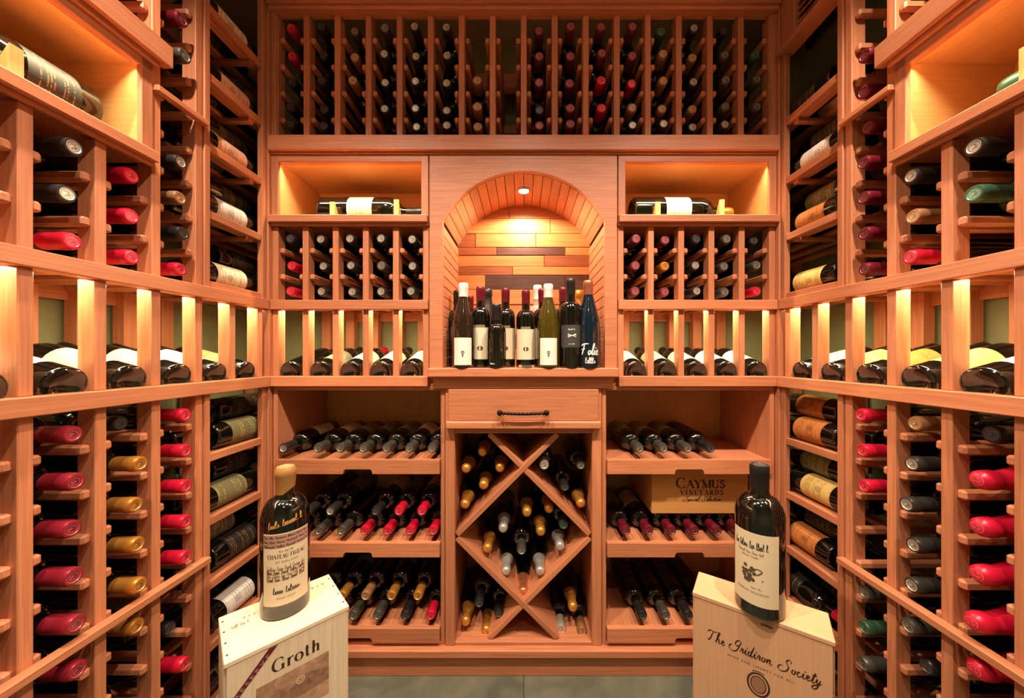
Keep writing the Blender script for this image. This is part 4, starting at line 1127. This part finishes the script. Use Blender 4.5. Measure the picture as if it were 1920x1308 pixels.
# ---------------------------------------------------------------- crates and the two display magnums
def ground(u, v, z): return Vector(((u - VPX) / (v - VPY) * z, F_PX / (v - VPY) * z, 0))
def crate(label, corners, zt, matf, z_bottom, t_wall=.010):
    bl_, fl_, fr_, br_ = [ground(u, v, zt) for u, v in corners]
    wv = ((fr_ - fl_) + (br_ - bl_)) / 2; dv = ((bl_ - fl_) + (br_ - fr_)) / 2
    c = (bl_ + fl_ + fr_ + br_) / 4; W, Dp = wv.length, dv.length; H = z_bottom - zt
    t = tag(link('wine_crate', None, None, (c.x, c.y, ZC - z_bottom)), label, 'crate')
    t.rotation_euler = (0, 0, math.atan2(wv.y, wv.x))
    def part(name, lo, hi, bev=.0012):
        s = [hi[i] - lo[i] for i in range(3)]
        return link(name, box_mesh(*s, matf, bev), t, [(hi[i] + lo[i]) / 2 for i in range(3)])
    w, d = W / 2, Dp / 2
    part('end_board', (-w, -d, H - t_wall), (w, d, H)); part('end_board', (-w, -d, 0), (w, d, t_wall))
    part('side_board', (-w, -d + .0065, t_wall + .0003), (-w + t_wall, d - .0065, H - t_wall - .0003)); part('side_board', (w - t_wall, -d + .0065, t_wall + .0003), (w, d - .0065, H - t_wall - .0003))
    part('face_panel', (-w + .0035, -d + .0012, t_wall + .0003), (w - .0035, -d + .0062, H - t_wall - .0006)); part('back_panel', (-w + .0005, d - .0062, t_wall + .0003), (w - .0005, d - .0005, H - t_wall - .0003))
    return t, W, Dp, H
c1, W1, D1, H1 = crate('pale pine crate with a purple ribbon print and landscape picture', [(407, 1158), (422.5, 1245), (655, 1134), (616, 1076)], .60, pine, ZC)
fy = -D1 / 2 + .0009
for k in range(4):
    for s in (-1, 1):
        o = link('nail', lathe_mesh('nail', [(.0002, .0006), (.0022, .0005), (.0024, 0)], INK_BLACK, 8, False), c1, (s * (W1 / 2 - .006), -D1 * .36 + D1 * .24 * k, H1))
v1, f1, w1 = stroke_text(SERIF, 'Groth', .19, .04, .07)
place_flat('lettering', (v1, f1, w1), c1, INK, .008, H1 - .068, .027, .090, fy)
def quad(name, parent, pts, y, mat):
    o = mesh_obj(name, [(x, y, z) for x, z in pts], [tuple(range(len(pts)))], mat, parent)
    return sub(o, [c for c in parent.children if c.name.split('.')[0] == 'face_panel'][0])
PRN = noisy('printed_landscape', srgb(198, 156, 122), srgb(150, 108, 82), 34, .6, 0, 6)
PRN2 = noisy('printed_hills', srgb(164, 122, 94), srgb(124, 88, 68), 60, .6, 0, 6)
quad('printed_picture', c1, [(-.064, H1 - .180), (.070, H1 - .180), (.070, H1 - .082), (-.064, H1 - .082)], fy + .0001, PRN)
quad('printed_hill', c1, [(-.064, H1 - .128), (-.034, H1 - .112), (-.004, H1 - .120), (.026, H1 - .104), (.070, H1 - .118), (.070, H1 - .146), (-.064, H1 - .150)], fy, PRN2)
v, f = [], []
ribbon([(ell(0, 0, .5, .5, 0, 360, 20), 'k'), (ell(0, 0, .25, .25, 0, 360, 16), 'k')], .16, .1, v, f)
place_flat('printed_rosette', ([Vector((q[0] + .5, q[1])) for q in v], f, 1.0), c1, plain('print_pale', srgb(214, 180, 146), .6), .014, H1 - .112, .015, .015, fy - .0003)
PUR = plain('ribbon_purple', srgb(98, 26, 44), .55)
bx0, bz0, bx1, bz1 = -.1060, H1 - .084, -.034, H1 - .0115
quad('printed_band', c1, [(bx0, bz0 + .001), (bx0, bz0 - .014), (bx1 + .008, bz1), (bx1 - .008, bz1)], fy, PUR)
ang = math.atan2(bz1 - bz0, bx1 - bx0)
place_flat('band_lettering', plain_text('R E S E R V E'), c1, plain('print_rose', srgb(206, 150, 120), .6), (bx0 + bx1) / 2 + .0025, (bz0 + bz1) / 2 - .0065, .0062, .078, fy - .0003, True, ang)
# stamps on the crate's top
def top_print(tf, x, y, h, w, name='stamp', mat=INK_SOFT, a=0.0):
    vv, ff, ww = tf; sx = w / ww; ca, sa = math.cos(a), math.sin(a)
    mesh_obj(name, [(x + (q.x - ww / 2) * sx * ca - q.y * h * sa, y + (q.x - ww / 2) * sx * sa + q.y * h * ca, H1 + .0004) for q in vv], ff, mat, c1)
top_print(plain_text('7 1 L'), -.062, .046, .008, .026, mat=INK, a=math.pi)
top_print(plain_text('0 1 2'), .078, .052, .009, .030, mat=INK, a=math.pi)
top_print(scribble(3, 8), -.078, .018, .012, .034)

c2, W2, D2, H2 = crate('slim birch crate with brown script lettering and oval emblem', [(1309.6, 1070.7), (1299, 1109), (1568, 1205.5), (1552, 1147.7)], .59, birch, ZC)
fy2 = -D2 / 2 + .0009
place_flat('lettering', stroke_text(SCRIPT, 'The Gridiron Society', .11, .035, .03, .12), c2, INK, .006, H2 - .102, .026, .212, fy2)
place_flat('lettering', plain_text('WINE AND LIBERTY FOR ALL', 1.35), c2, INK, .004, H2 - .121, .0048, .126, fy2)
v, f = [], []
ribbon([(ell(.5, .5, .5, .62, 0, 360, 30), 'k'), (ell(.5, .5, .36, .46, 0, 360, 26), 'n'), (ell(.5, 1.12, .30, .12, 20, 160, 10), 'n')], .10, .05, v, f)
place_flat('oval_emblem', ([Vector((q[0], q[1])) for q in v], f, 1.0), c2, INK, .002, H2 - .178, .040, .040, fy2)
quad('oval_fill', c2, [(.002 + .0145 * math.cos(R(a)), H2 - .158 + .0185 * math.sin(R(a))) for a in range(0, 360, 15)], fy2 + .0001, plain('print_brown_fill', srgb(150, 106, 78), .6))
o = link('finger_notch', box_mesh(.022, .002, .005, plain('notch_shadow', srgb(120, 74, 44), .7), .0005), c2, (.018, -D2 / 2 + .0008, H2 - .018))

# magnums on the crates
mg1p = ground(535.5, 1136, .60)
q1 = Vector((-mg1p.x * .9 + .12, -mg1p.y, 0))
mb1 = bottle('magnum', (mg1p.x, mg1p.y, -.60 + .0004), (0, 0, 1), q1, 'wax', 'dark', 'blankcream', 'large gold-waxed bottle with printed cream label and gold handwriting', None, 1.0, lab_z=(.034, .196), half=57)
for c in mb1.children:
    if c.name.split('.')[0] == 'capsule':      # the wax runs lower on one side
        c.data = c.data.copy()
        for v_ in c.data.vertices:
            if v_.co.z < .30: v_.co.z += .014 * math.cos(math.atan2(v_.co.y, v_.co.x) + R(20)) - .008
            elif v_.co.z < .3295: v_.co.x *= 1.10; v_.co.y *= 1.10
r = SHAPES['magnum']['r']
def rprint(t, tf, mat, ang, z, h, w, name='lettering', slope=0.0, rr=None): return place_round(name, tf, t, mat, rr or r, ang, z, h, w, slope=slope)
BAND = plain('print_band_rose', srgb(170, 122, 108), .6)
vv, ff = [], []
for j in range(3): ribbon([([(-.049 + .098 * i / 16, 0 + j * .010) for i in range(17)], 'k')], .0085, .0085, vv, ff)
mesh_obj('label_band', [((r + .0007) * math.cos(R(-90) + q[0] / r), (r + .0007) * math.sin(R(-90) + q[0] / r), .169 + q[1]) for q in vv], ff, BAND, label_of(mb1))
for j, n in enumerate((22, 20, 24)): rprint(mb1, scribble(30 + j, n), INK, 0, .166 + j * .010, .005, .096)
rprint(mb1, scribble(43, 8), INK_SOFT, 0, .155, .004, .030)
rprint(mb1, stroke_text({**SERIF, **{k: SERIF[k] for k in 'CAEU'}, 'H': (.9, [([(.16, 0), (.16, 1)], 'k'), ([(.74, 0), (.74, 1)], 'k'), ([(.16, .5), (.74, .5)], 'n'), ser(.16, 0), ser(.16, 1), ser(.74, 0), ser(.74, 1)]), 'T': (.76, [([(.38, 0), (.38, 1)], 'k'), ([(.06, 1), (.70, 1)], 'n'), ser(.38, 0)]), 'F': (.66, [([(.17, 0), (.17, 1)], 'k'), ([(.08, 1), (.60, 1)], 'n'), ([(.17, .52), (.48, .52)], 'n'), ser(.17, 0)])}, 'CHATEAU FIGEAC'.replace('G', 'G'), .2, .06, .05), INK, 0, .141, .0085, .078)
rprint(mb1, plain_text('ST EMILION'), INK_SOFT, 0, .130, .0045, .044)
for j in range(4): rprint(mb1, scribble(50 + j, 26), INK_SOFT if j % 2 else INK, 0, .090 + j * .008, .010, .082)
rprint(mb1, scribble(71, 12), INK_BLACK, 2, .062, .014, .058)
rprint(mb1, scribble(44, 11), INK_SOFT, 0, .050, .003, .040)
vv, ff, ww = scribble(77, 13)
sh = lambda z: .0500 if z < .212 else .0230 + (.0500 - .0230) * math.cos(math.asin(min(1, (z - .212) / .050)))
pts = []
for q in vv:
    a = (q.x - ww / 2) * (.074 / ww); z = .214 + q.y * .015 + a * .20
    rr = sh(z) + .0008; th = R(-90) + a / .05
    pts.append((rr * math.cos(th), rr * math.sin(th), z))
mesh_obj('gold_handwriting', pts, ff, INK_GOLD, mb1)
mg2p = ground(1424, 1138, .59)
q2 = Vector((-mg2p.x * 1.0 - .34, -mg2p.y, 0))
mb2 = bottle('magnum', (mg2p.x, mg2p.y, -.59 + .0004), (0, 0, 1), q2, 'black', 'dark', 'blankcream', 'large black-capped bottle with plain cream label and grape cluster print', None, 1.0, lab_z=(.030, .190), half=58)
rprint(mb2, scribble(91, 18), INK_BLACK, -6, .155, .016, .074)
rprint(mb2, scribble(93, 16), INK_SOFT, -6, .143, .006, .056)
rprint(mb2, scribble(95, 14), INK_SOFT, -6, .135, .004, .036)
GR = plain('print_grape', srgb(84, 70, 50), .6)
vv, ff = [], []
rg = random.Random(4)
for k in range(26):
    cx, cy = rg.uniform(-1, .6), rg.uniform(-1, 1)
    if abs(cx + .2) + abs(cy) * .55 > .95: continue
    b0 = len(vv); vv += [(cx * .016 + .0042 * math.cos(R(a)), cy * .019 + .0042 * math.sin(R(a)) + .097) for a in range(0, 360, 45)]; ff.append(tuple(range(b0, b0 + 8)))
ribbon([([(.004, .100), (.024, .088)], 'k'), (catmull([(0, .102), (.012, .112), (.022, .108), (.012, .098)], 4), 'k')], .0022, .002, vv, ff)
mesh_obj('label_grapes', [((r + .0008) * math.cos(R(-96) + q[0] / r), (r + .0008) * math.sin(R(-96) + q[0] / r), q[1]) for q in vv], ff, GR, label_of(mb2))
rprint(mb2, scribble(45, 7), INK_SOFT, 8, .067, .0035, .024)
rprint(mb2, plain_text('CABERNET SAUVIGNON'), INK_SOFT, -4, .056, .0045, .066)

# crate lying on the bottles of the vent side middle tray
cx0, cx1, cz0, cz1 = .448, .785, -.632 + .0755, -.392
cc = tag(link('wine_crate', None, None, ((cx0 + cx1) / 2, YB + .166, ZC + cz0)), 'flat wooden crate with printed lettering lying on the middle tray bottles', 'crate')
wC, hC = (cx1 - cx0) / 2, cz1 - cz0
def cpart(name, lo, hi):
    return link(name, box_mesh(*[hi[i] - lo[i] for i in range(3)], lambda g: wood('crate_cedar', srgb(206, 150, 84), srgb(182, 118, 60), g, .55, .5, .6), .0012), cc, [(hi[i] + lo[i]) / 2 for i in range(3)])
dC = .122
cpart('end_board', (-wC, -dC, 0), (wC, -dC + .010, hC)); cpart('end_board', (-wC, dC - .010, 0), (wC, dC, hC))
cpart('side_board', (-wC, -dC + .0102, .006), (-wC + .01, dC - .0102, hC)); cpart('side_board', (wC - .01, -dC + .0102, .006), (wC, dC - .0102, hC))
cpart('bottom_board', (-wC + .0005, -dC + .0102, 0), (wC - .0005, dC - .0102, .0058)); cpart('lid', (-wC + .0102, -dC + .0102, hC - .008), (wC - .0102, dC - .0102, hC - .001))
tx = (1316 - VPX) / F_PX * (YB + .044) - (cx0 + cx1) / 2
place_flat('lettering', stroke_text(SERIF, 'CAYMUS', .20, .06, .02, 0, .78), cc, INK, tx - .004, .089, .036, .172, -dC - .0005)
place_flat('lettering', stroke_text(SERIF, 'VINEYARDS', .24, .09, .28), cc, INK, tx, .066, .0165, .150, -dC - .0005)
place_flat('lettering', stroke_text(SCRIPT, 'Special Selection', .13, .05, .02, .25), cc, INK, tx, .044, .0150, .132, -dC - .0005)

# ---------------------------------------------------------------- roots to the base of their things
bpy.context.view_layer.update()
for o in list(COL.objects):
    if o.type == 'EMPTY' and o.parent is None and o.children and o.location.length < 1e-6:
        ch = [c for c in o.children]
        lo = Vector((1e9,) * 3); hi = -lo
        for c in ch:
            if c.type != 'MESH': continue
            for q in c.bound_box:
                p_ = c.matrix_world @ Vector(q)
                for i in range(3): lo[i] = min(lo[i], p_[i]); hi[i] = max(hi[i], p_[i])
        base = Vector(((lo.x + hi.x) / 2, (lo.y + hi.y) / 2, lo.z))
        o.location = base
        for c in ch: c.location = c.location - base
print('bottles', N_BOTTLES[0], 'objects', len(COL.objects))
